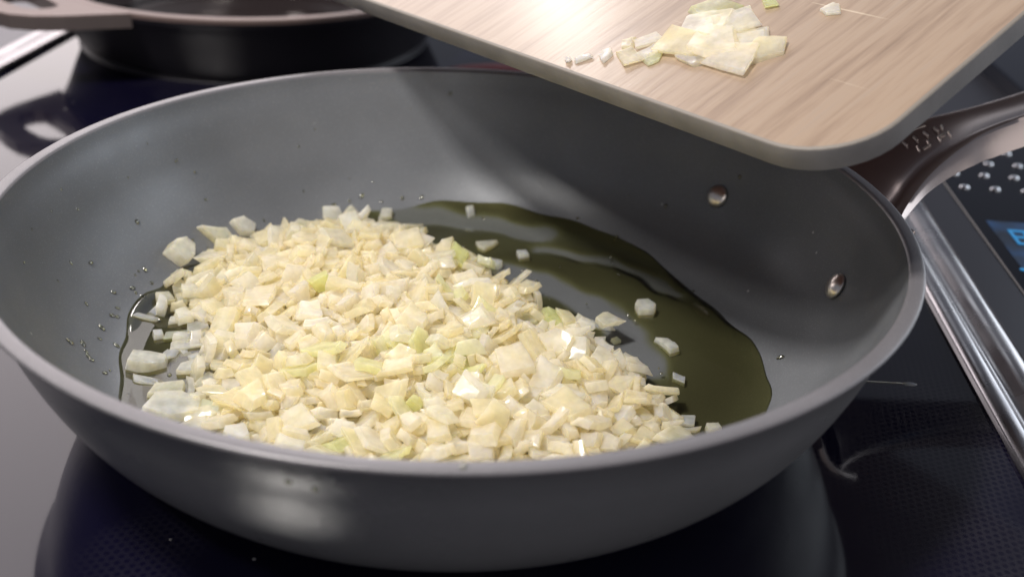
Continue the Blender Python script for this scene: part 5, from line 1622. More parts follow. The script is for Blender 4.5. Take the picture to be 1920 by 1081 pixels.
(34,0.291,1.028,1.214,0.333,0.092,-0.057,0.937),
(30,3.631,-4.758,1.436,0.939,0.08,0.198,0.268),
(11,-6.145,4.506,1.39,0.795,-0.321,0.08,-0.508),
(11,3.306,-1.031,1.469,0.225,0.274,0.411,0.84),
(19,-3.786,-7.842,1.161,0.871,0.12,0.191,-0.436),
(29,-5.048,3.192,1.222,0.011,0.1,-0.511,-0.854),
(17,1.151,-4.002,1.097,0.798,-0.295,-0.151,0.504),
(20,0.241,-3.934,1.091,0.667,0.031,0.047,-0.743),
(38,-5.305,7.386,1.003,0.918,0.364,-0.153,0.019),
(35,-1.112,-1.73,1.083,0.269,0.127,-0.114,-0.948),
(0,-4.698,7.18,1.041,0.799,-0.021,0.175,0.575),
(3,-5.805,3.067,1.268,0.805,-0.274,0.076,-0.521),
(20,-5.173,5.297,1.189,0.604,-0.198,-0.221,-0.739),
(3,1.882,-0.879,1.202,0.972,-0.043,0.229,-0.008),
(3,-0.098,-4.784,1.03,0.886,0.2,-0.018,0.419),
(19,-2.115,3.98,1.054,0.676,0.184,0.273,-0.659),
(32,1.141,-8.101,1.203,0.808,0.006,0.101,-0.58),
(11,-3.015,3.377,1.185,0.131,0.859,0.294,0.398),
(21,1.659,2.695,1.196,0.352,-0.607,0.616,-0.359),
(20,-3.057,-4.085,1.103,0.974,0,0.022,-0.224),
(23,1.589,-4.339,1.039,0.678,0.085,0.123,-0.719),
(16,-3.89,2.773,1.077,0.234,-0.103,-0.043,-0.966),
(29,-2.661,3.156,1.119,0.085,-0.759,0.253,0.594),
(12,-1.318,-0.566,1.132,0.459,-0.877,-0.118,-0.078),
(30,-0.581,-8.075,1.205,0.673,0.273,0.402,0.557),
(19,3.59,-8.211,1.033,0.477,0.174,0.002,-0.862),
(12,-2.889,-7.872,1.213,0.855,0.105,0.112,-0.495),
(9,-3.637,3.512,1.446,0.286,-0.009,0.215,0.934),
(38,-0.185,-3.096,1.05,0.15,0.154,-0.971,0.105),
(14,-2.852,-3.068,1.297,0.914,-0.119,-0.124,-0.368),
(8,-1.575,6.055,1.051,0.617,-0.448,0.167,-0.625),
(33,-3.675,3.224,1.265,0.031,-0.088,-0.2,-0.975),
(10,0.758,0.964,1.095,0.413,0.732,-0.252,-0.48),
(2,-0.055,-0.133,1.112,0.667,-0.69,-0.282,0.016),
(6,-1.299,-0.178,1.667,0.729,0.176,-0.077,0.657),
(22,-2.75,1.113,1.318,0.904,-0.304,0.016,-0.302),
(30,-4.678,1.041,1.148,0.501,-0.548,0.378,0.553),
(26,3.63,-3.707,1.223,0.228,0.107,0.27,0.929),
(27,-1.312,-4.799,1.057,0.917,0.345,-0.055,0.193),
(8,1.689,-3.138,1.159,0.779,0.068,-0.047,0.621),
(3,-2.32,-7.674,1.11,0.615,-0.064,-0.345,0.706),
(24,-0.422,5.061,1.452,0.975,0.159,0.004,-0.153),
(34,-6.825,4.551,1.316,0.005,-0.182,-0.071,-0.981),
(28,-3.172,1.457,1.015,0.093,-0.079,-0.175,0.977),
(10,-4.012,3.974,1.071,0.254,0.866,0.419,-0.1),
(7,3.193,-2.158,1.16,0.406,0.467,0.586,0.524),
(2,-7.581,3.357,1.161,0.408,0.822,-0.325,-0.23),
(24,4.492,-8.062,1.071,0.78,0.329,-0.039,0.53),
(38,-4.095,1.413,1.384,0.702,-0.155,0.03,-0.695),
(15,-4.274,-1.064,1.323,0.431,-0.551,0.584,-0.411),
(7,-3.328,-2.224,1.174,0.762,0.168,-0.209,-0.59),
(11,0.044,-5.364,1.206,0.699,0.23,-0.015,-0.677),
(27,-2.843,0.889,1.596,0.122,-0.939,-0.133,-0.292),
(19,3.237,-9.113,1.131,0.992,0.019,0.119,0.039),
(26,0.045,3.704,1.04,0.464,0.48,-0.678,-0.308),
(7,1.111,-5.183,1.103,0.012,-0.144,-0.364,0.92),
(1,0.505,-5.295,1.243,0.669,-0.016,-0.065,0.741),
(31,4.772,-6.606,1.054,0.791,-0.499,-0.013,-0.355),
(6,2.104,-4.04,1.068,0.019,-0.329,0.933,0.142),
(10,-5.65,5.539,1.119,0.387,0.917,0.099,-0.003),
(14,-5.118,0.689,1.059,0.211,-0.443,-0.808,0.325),
(5,-2.871,5.347,1.037,0.221,0.524,0.206,-0.797),
(6,4.69,-1.994,1.033,0.799,0.309,-0.043,0.514),
(34,0.489,0.648,1.079,0.444,0.166,-0.045,0.879),
(23,1.234,0.736,1.234,0.421,-0.438,0.354,-0.711),
(25,-1.953,-2.262,1.175,0.874,-0.093,-0.015,0.476),
(29,1.949,-2.517,1.336,0.052,-0.298,-0.247,-0.921),
(33,-1.78,-7.757,1.306,0.058,0.149,0.181,-0.971),
(30,-2.307,3.038,1.344,0.212,-0.06,-0.298,-0.929),
(21,-2.407,2.866,1.104,0.95,0.054,0.205,0.231),
(1,-1.076,-1.455,1.52,0.663,0.333,0.28,0.609),
(23,-1.621,0.051,1.704,0.591,0.044,0.048,-0.804),
(26,-1.803,-0.874,1.315,0.603,0.229,-0.37,-0.669),
(32,-5.366,4.092,1.211,0.904,-0.084,-0.123,0.4),
(30,1.798,-9.396,1.226,0.982,-0.106,-0.149,-0.036),
(18,3.465,0.132,1.114,0.248,-0.015,0.943,-0.22),
(31,0.897,-7.389,1.176,0.715,0.547,0.207,0.383),
(7,-2.976,-2.553,1.163,0.657,-0.668,-0.146,0.318),
(10,2.443,-5.117,1.227,0.01,-0.844,0.235,-0.483),
(32,-2.422,4.62,1.094,0.746,0.128,0.15,-0.636),
(11,-3.319,-7.585,1.032,0.37,0.197,-0.172,-0.891),
(10,3.83,-2.525,1.18,0.497,-0.533,-0.174,0.662),
(3,-1.615,-1.773,1.203,0.433,-0.165,-0.019,0.886),
(4,1.027,-4.566,1.051,0.341,0.078,-0.348,-0.87),
(24,0.563,2.452,1.182,0.965,0.118,-0.011,-0.235),
(7,0.632,-0.651,1.079,0.861,-0.23,0.067,-0.449),
(15,-2.178,2.602,1.248,0.358,-0.213,-0.185,-0.89),
(10,-1.256,-0.171,1.168,0.192,-0.035,-0.545,0.816),
(33,-7.388,2.502,1.294,0.908,-0.119,0.091,0.391),
(33,-0.338,-8.581,1.093,0.428,0.385,-0.033,-0.817),
(2,-6.29,6.737,1.083,0.757,-0.08,-0.48,0.437),
(36,3.005,-7.742,1.056,0.21,-0.134,-0.045,-0.967),
(9,3.822,-7.389,1.169,0.975,-0.19,-0.043,0.109),
(29,0.689,-1.824,1.441,0.668,-0.447,0.578,0.14),
(35,1.463,-5.828,1.418,0.433,0.681,0.434,0.401),
(26,0.701,-0.121,1.581,0.722,-0.294,0.243,0.576),
(18,-2.904,4.679,1.166,0.682,0.155,-0.713,-0.045),
(0,-4.605,4.126,1.095,0.542,-0.133,0.072,-0.826),
(28,-2.302,-8.435,1.067,0.846,0.244,-0.021,-0.474),
(37,-3.15,2.838,1.04,0.294,0.825,-0.326,0.356),
(30,1.976,-2.198,1.197,0.207,0.475,-0.467,0.716),
(22,-0.811,-8.283,1.179,0.618,0.346,0.397,0.584),
(2,-6.14,4.11,1.063,0.163,-0.494,-0.666,-0.535),
(20,-3.62,4.429,1.266,0.967,0.254,0.001,-0.016),
(29,-2.493,4.871,1.508,0.242,0.708,-0.292,0.596),
(4,-1.745,4.523,1.044,0.041,0.218,0.009,0.975),
(26,3.648,-7.758,1.587,0.474,-0.068,-0.117,0.87),
(6,0.591,0.403,1.348,0.2,0.017,-0.112,-0.973),
(32,2.07,-9.509,1.053,0.293,0.096,-0.143,-0.941),
(18,3.439,-5.067,1.122,0.895,0.237,-0.114,-0.359),
(11,-6.345,7.987,1.056,0.697,0.011,0.072,-0.713),
(7,-2.353,4.476,1.435,0.903,-0.362,0.037,0.231),
(22,0.382,-7.474,1.11,0.537,-0.093,-0.103,-0.832),
(5,-2.699,-2.705,1.357,0.052,0.482,-0.264,0.833),
(5,2.063,-7.895,1.016,0.93,-0.241,-0.177,-0.213),
(37,-1.545,2.082,1.452,0.444,0.655,-0.486,-0.37),
(39,0.256,3.529,1.22,0.383,0.164,-0.424,-0.804),
(2,-2.136,6.154,1.222,0.997,-0.058,0.042,-0.01),
(10,-0.455,-1.568,1.615,0.043,-0.651,-0.21,-0.728),
(5,-3.698,0.735,1.482,0.454,0.842,-0.149,0.249),
(21,-4.804,4.752,1.189,0.375,0.326,0.522,0.693),
(30,0.192,-1.265,1.434,0.364,-0.197,0.093,-0.905),
(10,-1.273,-2.94,1.144,0.994,-0.099,0.03,0.027),
(10,3.489,-5.146,1.552,0.852,-0.116,0.253,-0.443),
(28,3.516,-0.921,1.117,0.084,0.119,0.032,-0.989),
(32,-2.086,0.131,1.084,0.027,0.084,-0.092,-0.992),
(25,-3.413,6.651,1.195,0.484,-0.807,-0.154,-0.302),
(9,-6.084,3.661,1.108,0.994,0.008,-0.089,-0.059),
(15,-1.235,3.209,1.07,0.136,0.543,-0.82,0.116),
(1,3.004,-2.879,1.157,0.697,-0.443,-0.432,0.362),
(26,0.048,1.357,1.056,0.304,0.912,0.272,-0.033),
(26,-1.088,0.062,1.097,0.323,0.296,0.301,-0.847),
(31,-0.524,2.007,1.411,0.162,-0.033,-0.322,0.932),
(11,2.157,-8.387,1.233,0.293,-0.448,0.843,0.059),
(39,1.278,2.875,1.07,0.073,0.548,0.794,0.252),
(33,-1.746,-3.827,1.123,0.684,-0.179,-0.12,0.697),
(29,-2.75,-1.917,1.471,0.143,-0.745,-0.004,0.651),
(2,-6.94,5.059,1.022,0.26,-0.576,-0.635,0.445),
(23,-5.624,4.653,1.245,0.029,-0.191,0.655,0.73),
(10,2.721,-3.351,1.062,0.161,-0.573,-0.313,0.74),
(31,-5.6,-4.013,1.168,0.224,-0.488,-0.843,0.011),
(18,0.767,-1.315,1.242,0.296,0.567,0.768,-0.035),
(1,1.408,-8.721,1.27,0.149,0.205,-0.922,0.294),
(31,-1.401,1.69,1.427,0.76,0.416,0.12,0.485),
(18,2.388,-8.185,1.045,0.888,0.128,-0.395,0.197),
(10,-4.509,-1.082,1.036,0.512,-0.755,-0.306,0.271),
(3,-3.354,3.703,1.075,0.918,0.125,0.019,0.375),
(13,0.341,3.955,1.064,0.875,-0.287,-0.154,0.358),
(17,-0.783,2.284,1.276,0.929,0.359,-0.08,0.027),
(2,-4.066,-2.406,1.023,0.399,0.287,0.736,0.465),
(11,1.955,-3.834,1.366,0.5,0.101,-0.3,-0.806),
(15,2.4,-0.045,1.094,0.806,0.17,-0.084,0.561),
(27,-4.033,-0.824,1.012,0.815,-0.56,-0.041,-0.143),
(5,-3.492,-0.676,1.154,0.513,-0.586,0.461,0.425),
(35,2.174,-2.218,1.572,0.781,0.074,0.364,0.502),
(16,4.094,-7.943,1.428,0.014,0.091,0.028,-0.995),
(39,-1.207,-3.142,1.231,0.084,0.421,-0.415,-0.802),
(11,3.203,-7.893,1.449,0.766,0.342,-0.326,-0.435),
(18,0.991,0.558,1.04,0.529,-0.317,-0.647,0.449),
(18,-4.361,5.004,1.123,0.291,0.481,-0.788,-0.252),
(37,-1.384,-2.762,1.463,0.94,-0.29,-0.152,-0.09),
(13,1.232,-7.511,1.223,0.197,0.659,0.07,0.723),
(3,3.284,-8.455,1.167,0.734,-0.05,-0.122,0.667),
(5,-0.479,4.265,1.154,0.596,-0.574,-0.518,-0.217),
(18,-5.513,1.305,1.123,0.674,-0.208,0.352,0.615),
(11,-0.344,0.867,1.095,0.199,-0.476,0.284,0.808),
(1,-3.972,-1.698,1.246,0.874,0.013,0.256,-0.413),
(17,-1.03,-2.202,1.324,0.866,0.163,0.102,0.462),
(23,3.823,-4.235,1.122,0.272,0.025,0.246,0.93),
(14,0.15,-1.884,1.225,0.484,-0.044,0.576,0.657),
(30,-1.651,2.535,1.182,0.095,-0.826,0.473,-0.293),
(34,-4.875,0.669,1.335,0.129,-0.414,-0.389,-0.813),
(0,-4.521,-7.068,1.148,0.493,-0.034,-0.088,-0.865),
(8,-3.755,4.924,1.116,0.171,0.04,-0.244,-0.954),
(1,-1.445,-1.323,1.328,0.424,-0.065,-0.147,0.891),
(14,-3.734,-2.957,1.452,0.866,0.292,0.398,0.075),
(31,-3.17,-3.345,1.473,0.032,0.437,0.802,-0.405),
(25,-2.753,-8.6,1.09,0.372,-0.811,0.127,-0.433),
(37,1.212,2.423,1.254,0.015,0.106,-0.916,0.386),
(22,5.309,-7.367,1.002,0.026,-0.907,0.323,0.269),
(2,1.383,-8.873,1.012,0.901,-0.372,-0.021,-0.221),
(3,-3.831,2.169,1.565,0.876,-0.223,0.296,0.31),
(12,4.318,-7.008,1.242,0.843,-0.355,-0.137,-0.381),
(37,-6.107,6.444,1.248,0.065,-0.401,-0.624,0.667),
(3,-2.157,-1.367,1.166,0.747,-0.084,0.072,-0.655),
(18,-1.009,2.686,1.209,0.127,-0.032,0.977,-0.168),
(7,-1.274,1.993,1.137,0.267,-0.085,-0.41,0.868),
(11,-4.552,-0.688,1.223,0.165,-0.639,0.289,0.694),
(21,-0.077,-0.9,1.589,0.599,-0.449,-0.249,0.614),
(1,0.211,-8.099,1.118,0.174,-0.289,-0.926,-0.169),
(12,-3.585,0.992,1.318,0.777,0.278,-0.103,-0.556),
(31,0.536,1.715,1.081,0.456,0.725,-0.514,0.037),
(26,-2.994,2.679,1.281,0.779,0.119,0.075,0.611),
(39,-0.025,0.433,1.182,0.795,-0.327,-0.002,-0.511),
(8,-0.274,2.923,1.158,0.007,0.209,0.122,0.97),
(14,0.999,1.658,1.13,0.111,-0.411,0.569,0.703),
(22,-5.998,2.081,1.187,0.008,-0.046,-0.105,0.993),
(27,-5.683,2.54,1.123,0.921,0.015,0.339,0.192),
(0,-0.5,-2.346,1.071,0.413,-0.009,-0.114,-0.903),
(37,0.789,-8.955,1.109,0.176,0.697,0.503,0.48)]
ro_ = random.Random(4)
LIM = 276
sV, sF, sS = [], [], []
TOLABEL = []
def px(o):
    d = o.location - cam.location; return d.dot(cr)/d.dot(cf)
ORD = ['first', 'second', 'third', 'fourth', 'fifth', 'sixth', 'seventh', 'eighth', 'ninth', 'tenth', 'eleventh', 'twelfth', 'thirteenth', 'fourteenth', 'fifteenth', 'sixteenth', 'seventeenth', 'eighteenth', 'nineteenth', 'twentieth']
def label_all(items):
    by = {}
    for it in items: by.setdefault(it[1], []).append(it)
    for lab, L_ in by.items():
        L_.sort(key=lambda t: px(t[0])); n_ = len(L_)
        for i, (o, l, cat, grp) in enumerate(L_):
            if n_ == 1: t = l
            elif n_ == 2: t = ('left' if i == 0 else 'right') + 'most ' + l
            elif i == 0: t = 'leftmost ' + l
            elif i == n_-1: t = 'rightmost ' + l
            else: t = ORD[min(i, 19)] + ' from left ' + l
            put(o, t, cat, grp)

for k_, (v, x, y, z, qw, qx, qy, qz) in enumerate(HEAP):
    q = Quaternion((qw, qx, qy, qz))
    if k_ < LIM:
        u = ro_.random(); d = math.hypot(x-.3, (y-1.5)*.8)
        dg = math.hypot(x-.4, (y+1.2)*.75)
        kind = 3 if u > .55 and u < .55 + .42*max(0, 1-dg/5.5) else 1 if u < (.10 if d < 3.5 else .02) else (2 if u > .86 else 0)
        o = link('onion_piece', CHIPS[kind][v]); o.location = Vector((x, y, z))*CM; o.rotation_mode = 'QUATERNION'; o.rotation_quaternion = q; o.scale = (1.14, 1.14, 1.14)
        nrm = abs((q @ Vector((0, 0, 1))).z)
        col = ('cream', 'greenish', 'whitish', 'pale green')[kind]
        size = {7: 'sliver', 0: 'slice', 4: 'slice', 5: 'cube', 2: 'scrap'}.get(v % 8, 'piece')
        lie = 'flat' if nrm > .9 else ('tilted' if nrm > .6 else 'on edge')
        where = ('along the rear of the heap' if y > 5 else 'at the rear left of the heap' if y > 1.5 and x < -5 else 'on the left of the heap' if x < -4.5 and y > -3
                 else 'at the front left of the heap' if x < -3 else 'on the right of the heap' if x > 3.6 and y > -5 else 'at the right tip of the heap' if x > 3.6
                 else 'by the front rim of the pan' if y < -6 else 'on the front of the heap' if y < -2.5 else 'in the heap middle' if y < 1.5 else 'behind the heap middle')
        TOLABEL.append((o, '%s onion %s %s %s' % (col, size, lie, where), 'onion piece', 'onion pieces heaped in the pan'))
    else:
        V, F = chip_geo(v); b0 = len(sV); sh = ro_.random()*.75
        sV += [tuple(q @ (Vector(a)*1.14) + Vector((x, y, z))) for a in V]; sF += [tuple(i+b0 for i in f) for f in F]; sS += [sh]*len(V)
o = mk('diced_onion_heap', sV, sF, M['onion'], angle=38)
at = o.data.attributes.new('shade', 'FLOAT', 'POINT'); at.data.foreach_set('value', sS)
label_all(TOLABEL); label_all(DR)
put(o, 'smaller and half buried diced onion pieces filling the heap in the pan', 'diced onion', None, 'stuff')

def poly_chip(outline, t, curve=0.0, seed=0):
    """a single piece cut to its own outline (cm, local), with rounded edges"""
    rr = random.Random(seed); n_ = len(outline); out = []
    for i in range(n_):
        p, c, q = outline[i-1], outline[i], outline[(i+1) % n_]
        for w_ in (p, q): out.append((c[0]+(w_[0]-c[0])*.06, c[1]+(w_[1]-c[1])*.06))
    cx = sum(p[0] for p in out)/len(out); cy_ = sum(p[1] for p in out)/len(out)
    out = [(x-cx, y-cy_) for x, y in out]; n_ = len(out); V, F = [], []
    def ring(s, z): 
        i0 = len(V); V.extend((x*s+(sk_[0] if z > t*.5 else 0), y*s+(sk_[1] if z > t*.5 else 0), z + curve*(x*s)**2 + (jj[i] if s > .8 and z > t*.5 else 0)) for i, (x, y) in enumerate(out)); return i0
    e = min(.025, t*.12); tq = rr.uniform(.84, .97); jj = [rr.uniform(-.12, .12)*t for _ in range(n_)]; sk_ = (rr.uniform(-.15, .15)*t, rr.uniform(-.15, .15)*t)
    Rr = [ring(.975, 0), ring(1, e), ring(tq, t-e), ring(tq*.98, t), ring(.5, t + rr.uniform(-.02, .03))]
    for A, B in zip(Rr, Rr[1:]):
        for i in range(n_): j = (i+1) % n_; F.append((A+i, A+j, B+j, B+i))
    F.append(tuple(Rr[0]+i for i in reversed(range(n_)))); F.append(tuple(Rr[-1]+i for i in range(n_)))
    return V, F
def rect(a, b_, sk=0, tp=1): return [(-a/2, -b_/2), (a/2, -b_/2+sk*.3), (a/2*tp+sk, b_/2), (-a/2*tp+sk, b_/2)]
LOOSE = [
 ((.30, 10.56), rect(.36, .60, .05, .9), .16, 20, 'onion_white', 'small pale oval onion bit alone on the rear wall foot of the pan', 40),
 ((2.5, 6.8), rect(.48, .42), .30, 15, 'onion_white', 'small square onion cube standing in the oil behind the heap', 0),
 ((6.8, 2.8), [(-.4, -.3), (.15, -.42), (.42, -.1), (.36, .36), (-.1, .42), (-.3, .2)], .34, 20, 'onion_white', 'chunky six sided onion cube in the dark oil, nearest the lower rivet', 0),
 ((4.8, 1.7), [(-.75, .35), (-.2, .28), (.5, -.15), (.85, -.42), (.2, -.35), (-.5, .1)], .16, 0, 'onion_white', 'long pointed onion sliver in the oil right of the heap', 0),
 ((7.3, .25), [(-.42, .4), (.1, .42), (.3, .05), (.42, -.3), (.05, -.5), (-.15, 0)], .28, 0, 'onion_white', 'white kidney shaped onion piece in the oil right of the heap', 0),
 ((7.35, -1.75), rect(.48, .34, -.18), .15, -35, 'onion_white', 'small diamond shaped onion bit in the oil, below the kidney shaped piece', 0),
 ((7.2, -4.2), [(-.4, -.1), (.0, .35), (.42, .2), (.2, -.3)], .22, 10, 'onion', 'translucent wedge of onion touching the front right end of the heap', 0),
 ((7.95, -4.65), rect(.48, .40, .03, .9), .36, 12, 'onion', 'small cream onion cube just inside the front right rim', 0),
 ((5.55, .6), rect(.3, .25), .14, 30, 'onion_green', 'tiny greenish onion crumb in the oil between heap and kidney shaped piece', 0),
 ((1.0, 7.6), [(-.45, .3), (.55, .42), (.2, -.1), (-.05, -.42), (-.3, -.2)], .22, 0, 'onion', 'pale triangular onion piece at the rear edge of the heap in green oil', 0),
 ((1.2, 6.0), [(-.5, .05), (-.1, .3), (.45, .05), (.3, -.25), (-.3, -.25)], .25, 0, 'onion_white', 'flat whitish onion piece touching the rear right edge of the heap', 0),
 ((-10.35, 4.7), [(-.5, -.4), (-.45, .2), (-.1, .62), (.3, .5), (.5, -.1), (.3, -.5)], .5, 0, 'onion', 'large chunky onion piece alone at the left edge of the oil', 0),
 ((-9.35, 6.45), [(-.75, .1), (0, .35), (.4, .5), (.75, .1), (.2, -.35)], .3, 10, 'onion', 'broad flat onion piece behind the large chunky piece at left', 0),
 ((-8.5, 7.35), [(-.55, -.1), (-.2, .42), (.4, .45), (.55, .0), (.1, -.35)], .35, -10, 'onion', 'cream onion piece at the rear left corner of the heap', 0),
 ((-9.4, .8), rect(.62, .34, .05), .28, 16, 'onion_white', 'small white onion bar with a cube end lying in oil at left', 0),
 ((-8.95, 1.1), rect(.26, .28), .30, 16, 'onion_white', 'tiny white onion cube touching the small white bar at left', 0),
 ((-10.45, .75), rect(.85, .26, .1), .14, 4, 'onion', 'thin flat onion strip at the left margin of the oil', 0),
 ((-10.25, 1.35), rect(.3, .85, .15), .14, -10, 'onion_white', 'thin upright onion strip leaning on the pan wall at left', 18),
 ((-9.75, -.25), rect(.34, .38), .30, 25, 'onion_white', 'small white onion cube, left end of the loose strip', 0),
 ((-9.2, -.05), rect(.8, .5, .1), .16, 15, 'onion_green', 'translucent greenish onion flake beside the small white cube at left', 0),
 ((-8.2, -.55), rect(2.1, .48, .1), .18, 20, 'onion', 'long straight onion strip sticking out from the left of the heap', 4),
 ((-9.55, -2.0), [(-.65, -.5), (-.6, .35), (0, .3), (.6, .25), (.65, -.25), (.1, -.5)], .40, 5, 'onion', 'big blocky onion piece at the far left of the oil', 0),
 ((-9.3, -2.95), rect(1.0, .3, -.15), .16, -6, 'onion', 'thin onion slice tucked under the big blocky piece at left', 0),
 ((-8.2, -2.1), [(-.35, -.4), (-.35, .1), (0, .38), (.38, .3), (.35, -.3)], .28, 0, 'onion', 'rounded onion flake between the blocky piece and the heap', 0),
 ((-8.55, -3.5), [(-.5, -.25), (-.3, .3), (.55, .45), (.6, -.2)], .35, 0, 'onion', 'squarish onion piece stacked on others near the front left rim', 12),
 ((-8.05, -4.5), [(-.9, -.5), (-.75, .35), (.2, .6), (.85, .2), (.9, -.4), (.2, -.7)], .45, 0, 'onion', 'large broad onion slab just inside the front left rim', 5),
 ((-6.2, -4.6), rect(1.1, .9, .15, .95), .45, 12, 'onion', 'square onion slab at the front left foot of the heap', 0),
 ((-5.0, -5.3), [(-.5, -.6), (-.55, .5), (-.1, .75), (.45, .2), (.6, -.5)], .4, 10, 'onion_white', 'pale curved onion slab leaning at the front left of the heap', 25),
]
for i, ((x, y), ol, t, rz, mm, lab, tilt) in enumerate(LOOSE):
    V, F = poly_chip(ol, t, .05, i); o = link('onion_piece', mesh_data('onion_piece', V, F, M[mm], True, 38))
    n_, zz = wall_n(x, y); q = n_.to_track_quat('Z', 'Y')
    o.location = Vector((x, y, max(zz, .52)+.01))*CM; o.rotation_mode = 'QUATERNION'
    q0 = Vector((0, 0, 1)).rotation_difference(n_)
    o.rotation_quaternion = q0 @ Quaternion((0, 0, 1), R(rz)) @ Quaternion((1, 0, 0), R(tilt))
    put(o, lab, 'onion piece')
for (x, y, z, s, lab, mm) in ((-2.15, -13.35, .0, .2, 'tiny green onion crumb on the hob right under the front of the pan', 'onion_green'),):
    V, F = poly_chip(rect(s, s*.8, .03), s*.5, 0, 3); o = link('onion_crumb', mesh_data('onion_crumb', V, F, M[mm], True, 38)); o.location = Vector((x, y, z))*CM; put(o, lab, 'onion crumb')

# ------------------------------------------------------------------ chopping board
e1 = Vector((-.61012, .79215, -.019)); e2 = Vector((.72847, .56878, .38112)); e1.normalize(); e2 = (e2 - e1*e1.dot(e2)).normalized(); en = e1.cross(e2)
if en.z < 0: en = -en
BO = Vector((9.7551, -6.1153, 9.6474))
board = empty('chopping_board', BO)
board.rotation_mode = 'QUATERNION'
# local x = -e1 side so that x, y, z is right handed
bx, by, bz = (e1, e2, en) if e1.cross(e2).dot(en) > 0 else (-e1, e2, en)
sx = 1 if bx == e1 else -1
board.rotation_quaternion = Matrix((bx, by, bz)).transposed().to_quaternion()
put(board, 'wood topped chopping board with grey edge held tilted above the pan', 'chopping board')
LX, LY, T, RC = 38, 39, .745, 2.36
def outline(inset, seg=10):
    pts = []
    r_ = RC - inset
    for cx, cy_, a0 in ((RC, RC, 180), (LX-RC, RC, 270), (LX-RC, LY-RC, 0), (RC, LY-RC, 90)):
        for s in range(seg+1):
            a = R(a0+90*s/seg); pts.append((sx*(cx+r_*math.cos(a)), cy_+r_*math.sin(a)))
    return pts if sx > 0 else pts[::-1]
def slab(rings, caps=(True, True)):
    V, F = [], []; n_ = len(rings[0][0])
    for pts, z in rings: V += [(x, y, z) for x, y in pts]
    for k in range(len(rings)-1):
        for i in range(n_): j = (i+1) % n_; F.append((k*n_+i, k*n_+j, (k+1)*n_+j, (k+1)*n_+i))
    if caps[0]: F.append(tuple(reversed(range(n_))))
    if caps[1]: F.append(tuple((len(rings)-1)*n_+i for i in range(n_)))
    return V, F
def blink(name, V, F, m, angle=30):
    me = mesh_data(name, V, F, m, True, angle); me['keep'] = 1; return link(name, me, board)
V, F = slab([(outline(.10), -T), (outline(.03), -T+.04), (outline(0), -T+.12), (outline(0), -.12), (outline(.01), -.05)]); blink('grey_core', V, F, M['board_edge'])
V, F = slab([(outline(.5), -T-.03), (outline(.5), -T-.004)]); blink('underside', V, F, M['underside'])
V, F = slab([(outline(.01), -.05), (outline(.03), -.02), (outline(.07), -.004), (outline(.12), 0)], (False, False)); blink('worn_bevel', V, F, M['board_bevel'])
V, F = slab([(outline(.12), 0.0)], (False, True)); blink('wood_face', V, F, M['board_wood'])
BP = [((8.6, 4.75), 1.6, 1.0, 'onion_green', 'green tinted onion piece at the top edge of the photo on the board'), ((8.0, 3.7), 1.7, 1.4, 'onion', 'wide cream onion slice in the clump on the board, its upper left piece'),
 ((7.25, 4.2), 1.8, 1.5, 'onion_white', 'square onion slice at the top of the clump on the board'), ((6.9, 3.0), 1.9, 1.4, 'onion', 'broad onion slice in the middle of the clump on the board'),
 ((6.15, 3.5), 1.7, 1.4, 'onion_white', 'onion slice on the right of the clump on the board'), ((5.35, 3.45), 1.3, .9, 'onion', 'rightmost pointed onion slice of the clump on the board'),
 ((6.0, 2.65), 1.6, 1.2, 'onion', 'lowest onion slice of the clump on the board, nearest the pan handle'), ((7.8, 2.6), 1.7, 1.1, 'onion', 'onion slice at the lower left of the clump on the board'),
 ((8.6, 2.15), 1.4, 1.0, 'onion_white', 'thin onion slice left of the clump, near the low edge of the board'), ((8.3, 1.75), .9, .45, 'onion_green', 'yellow green onion strip below the clump on the board'),
 ((9.1, 1.45), 1.1, .6, 'onion', 'flat onion flake left of the yellow green strip on the board'), ((9.9, 1.2), .8, .4, 'onion_white', 'small shiny onion scrap near the low edge of the board'), ((10.5, .75), .6, .3, 'onion_white', 'tiny wet onion scrap at the low edge of the board'),
 ((9.7, 2.0), .7, .4, 'onion', 'small onion scrap between the glare spot and the clump on the board'), ((5.0, 6.1), .7, .5, 'onion_white', 'small white onion bit alone on the right part of the board'),
 ((7.6, 3.3), 1.3, .9, 'onion_white', 'whitish flake lying over the middle of the clump on the board'), ((6.6, 3.9), 1.2, .9, 'onion', 'cream flake at the upper right inside the clump on the board'),
 ((5.8, 3.1), 1.2, .8, 'onion', 'cream flake at the lower right inside the clump on the board'), ((7.0, 2.35), 1.3, .8, 'onion', 'cream flake hanging from the lower side of the clump on the board'),
 ((8.3, 3.0), 1.2, .8, 'onion_white', 'whitish flake at the left end of the clump on the board'), ((9.2, 2.4), .9, .5, 'onion', 'short cream shred just left of the clump on the board'),
 ((10.9, .45), .35, .2, 'onion_white', 'smallest wet crumb at the low edge of the board, under the glare'),
 ((7.1, 5.75), .8, .4, 'onion_green', 'green onion sliver at the top edge of the photo, right of the clump')]
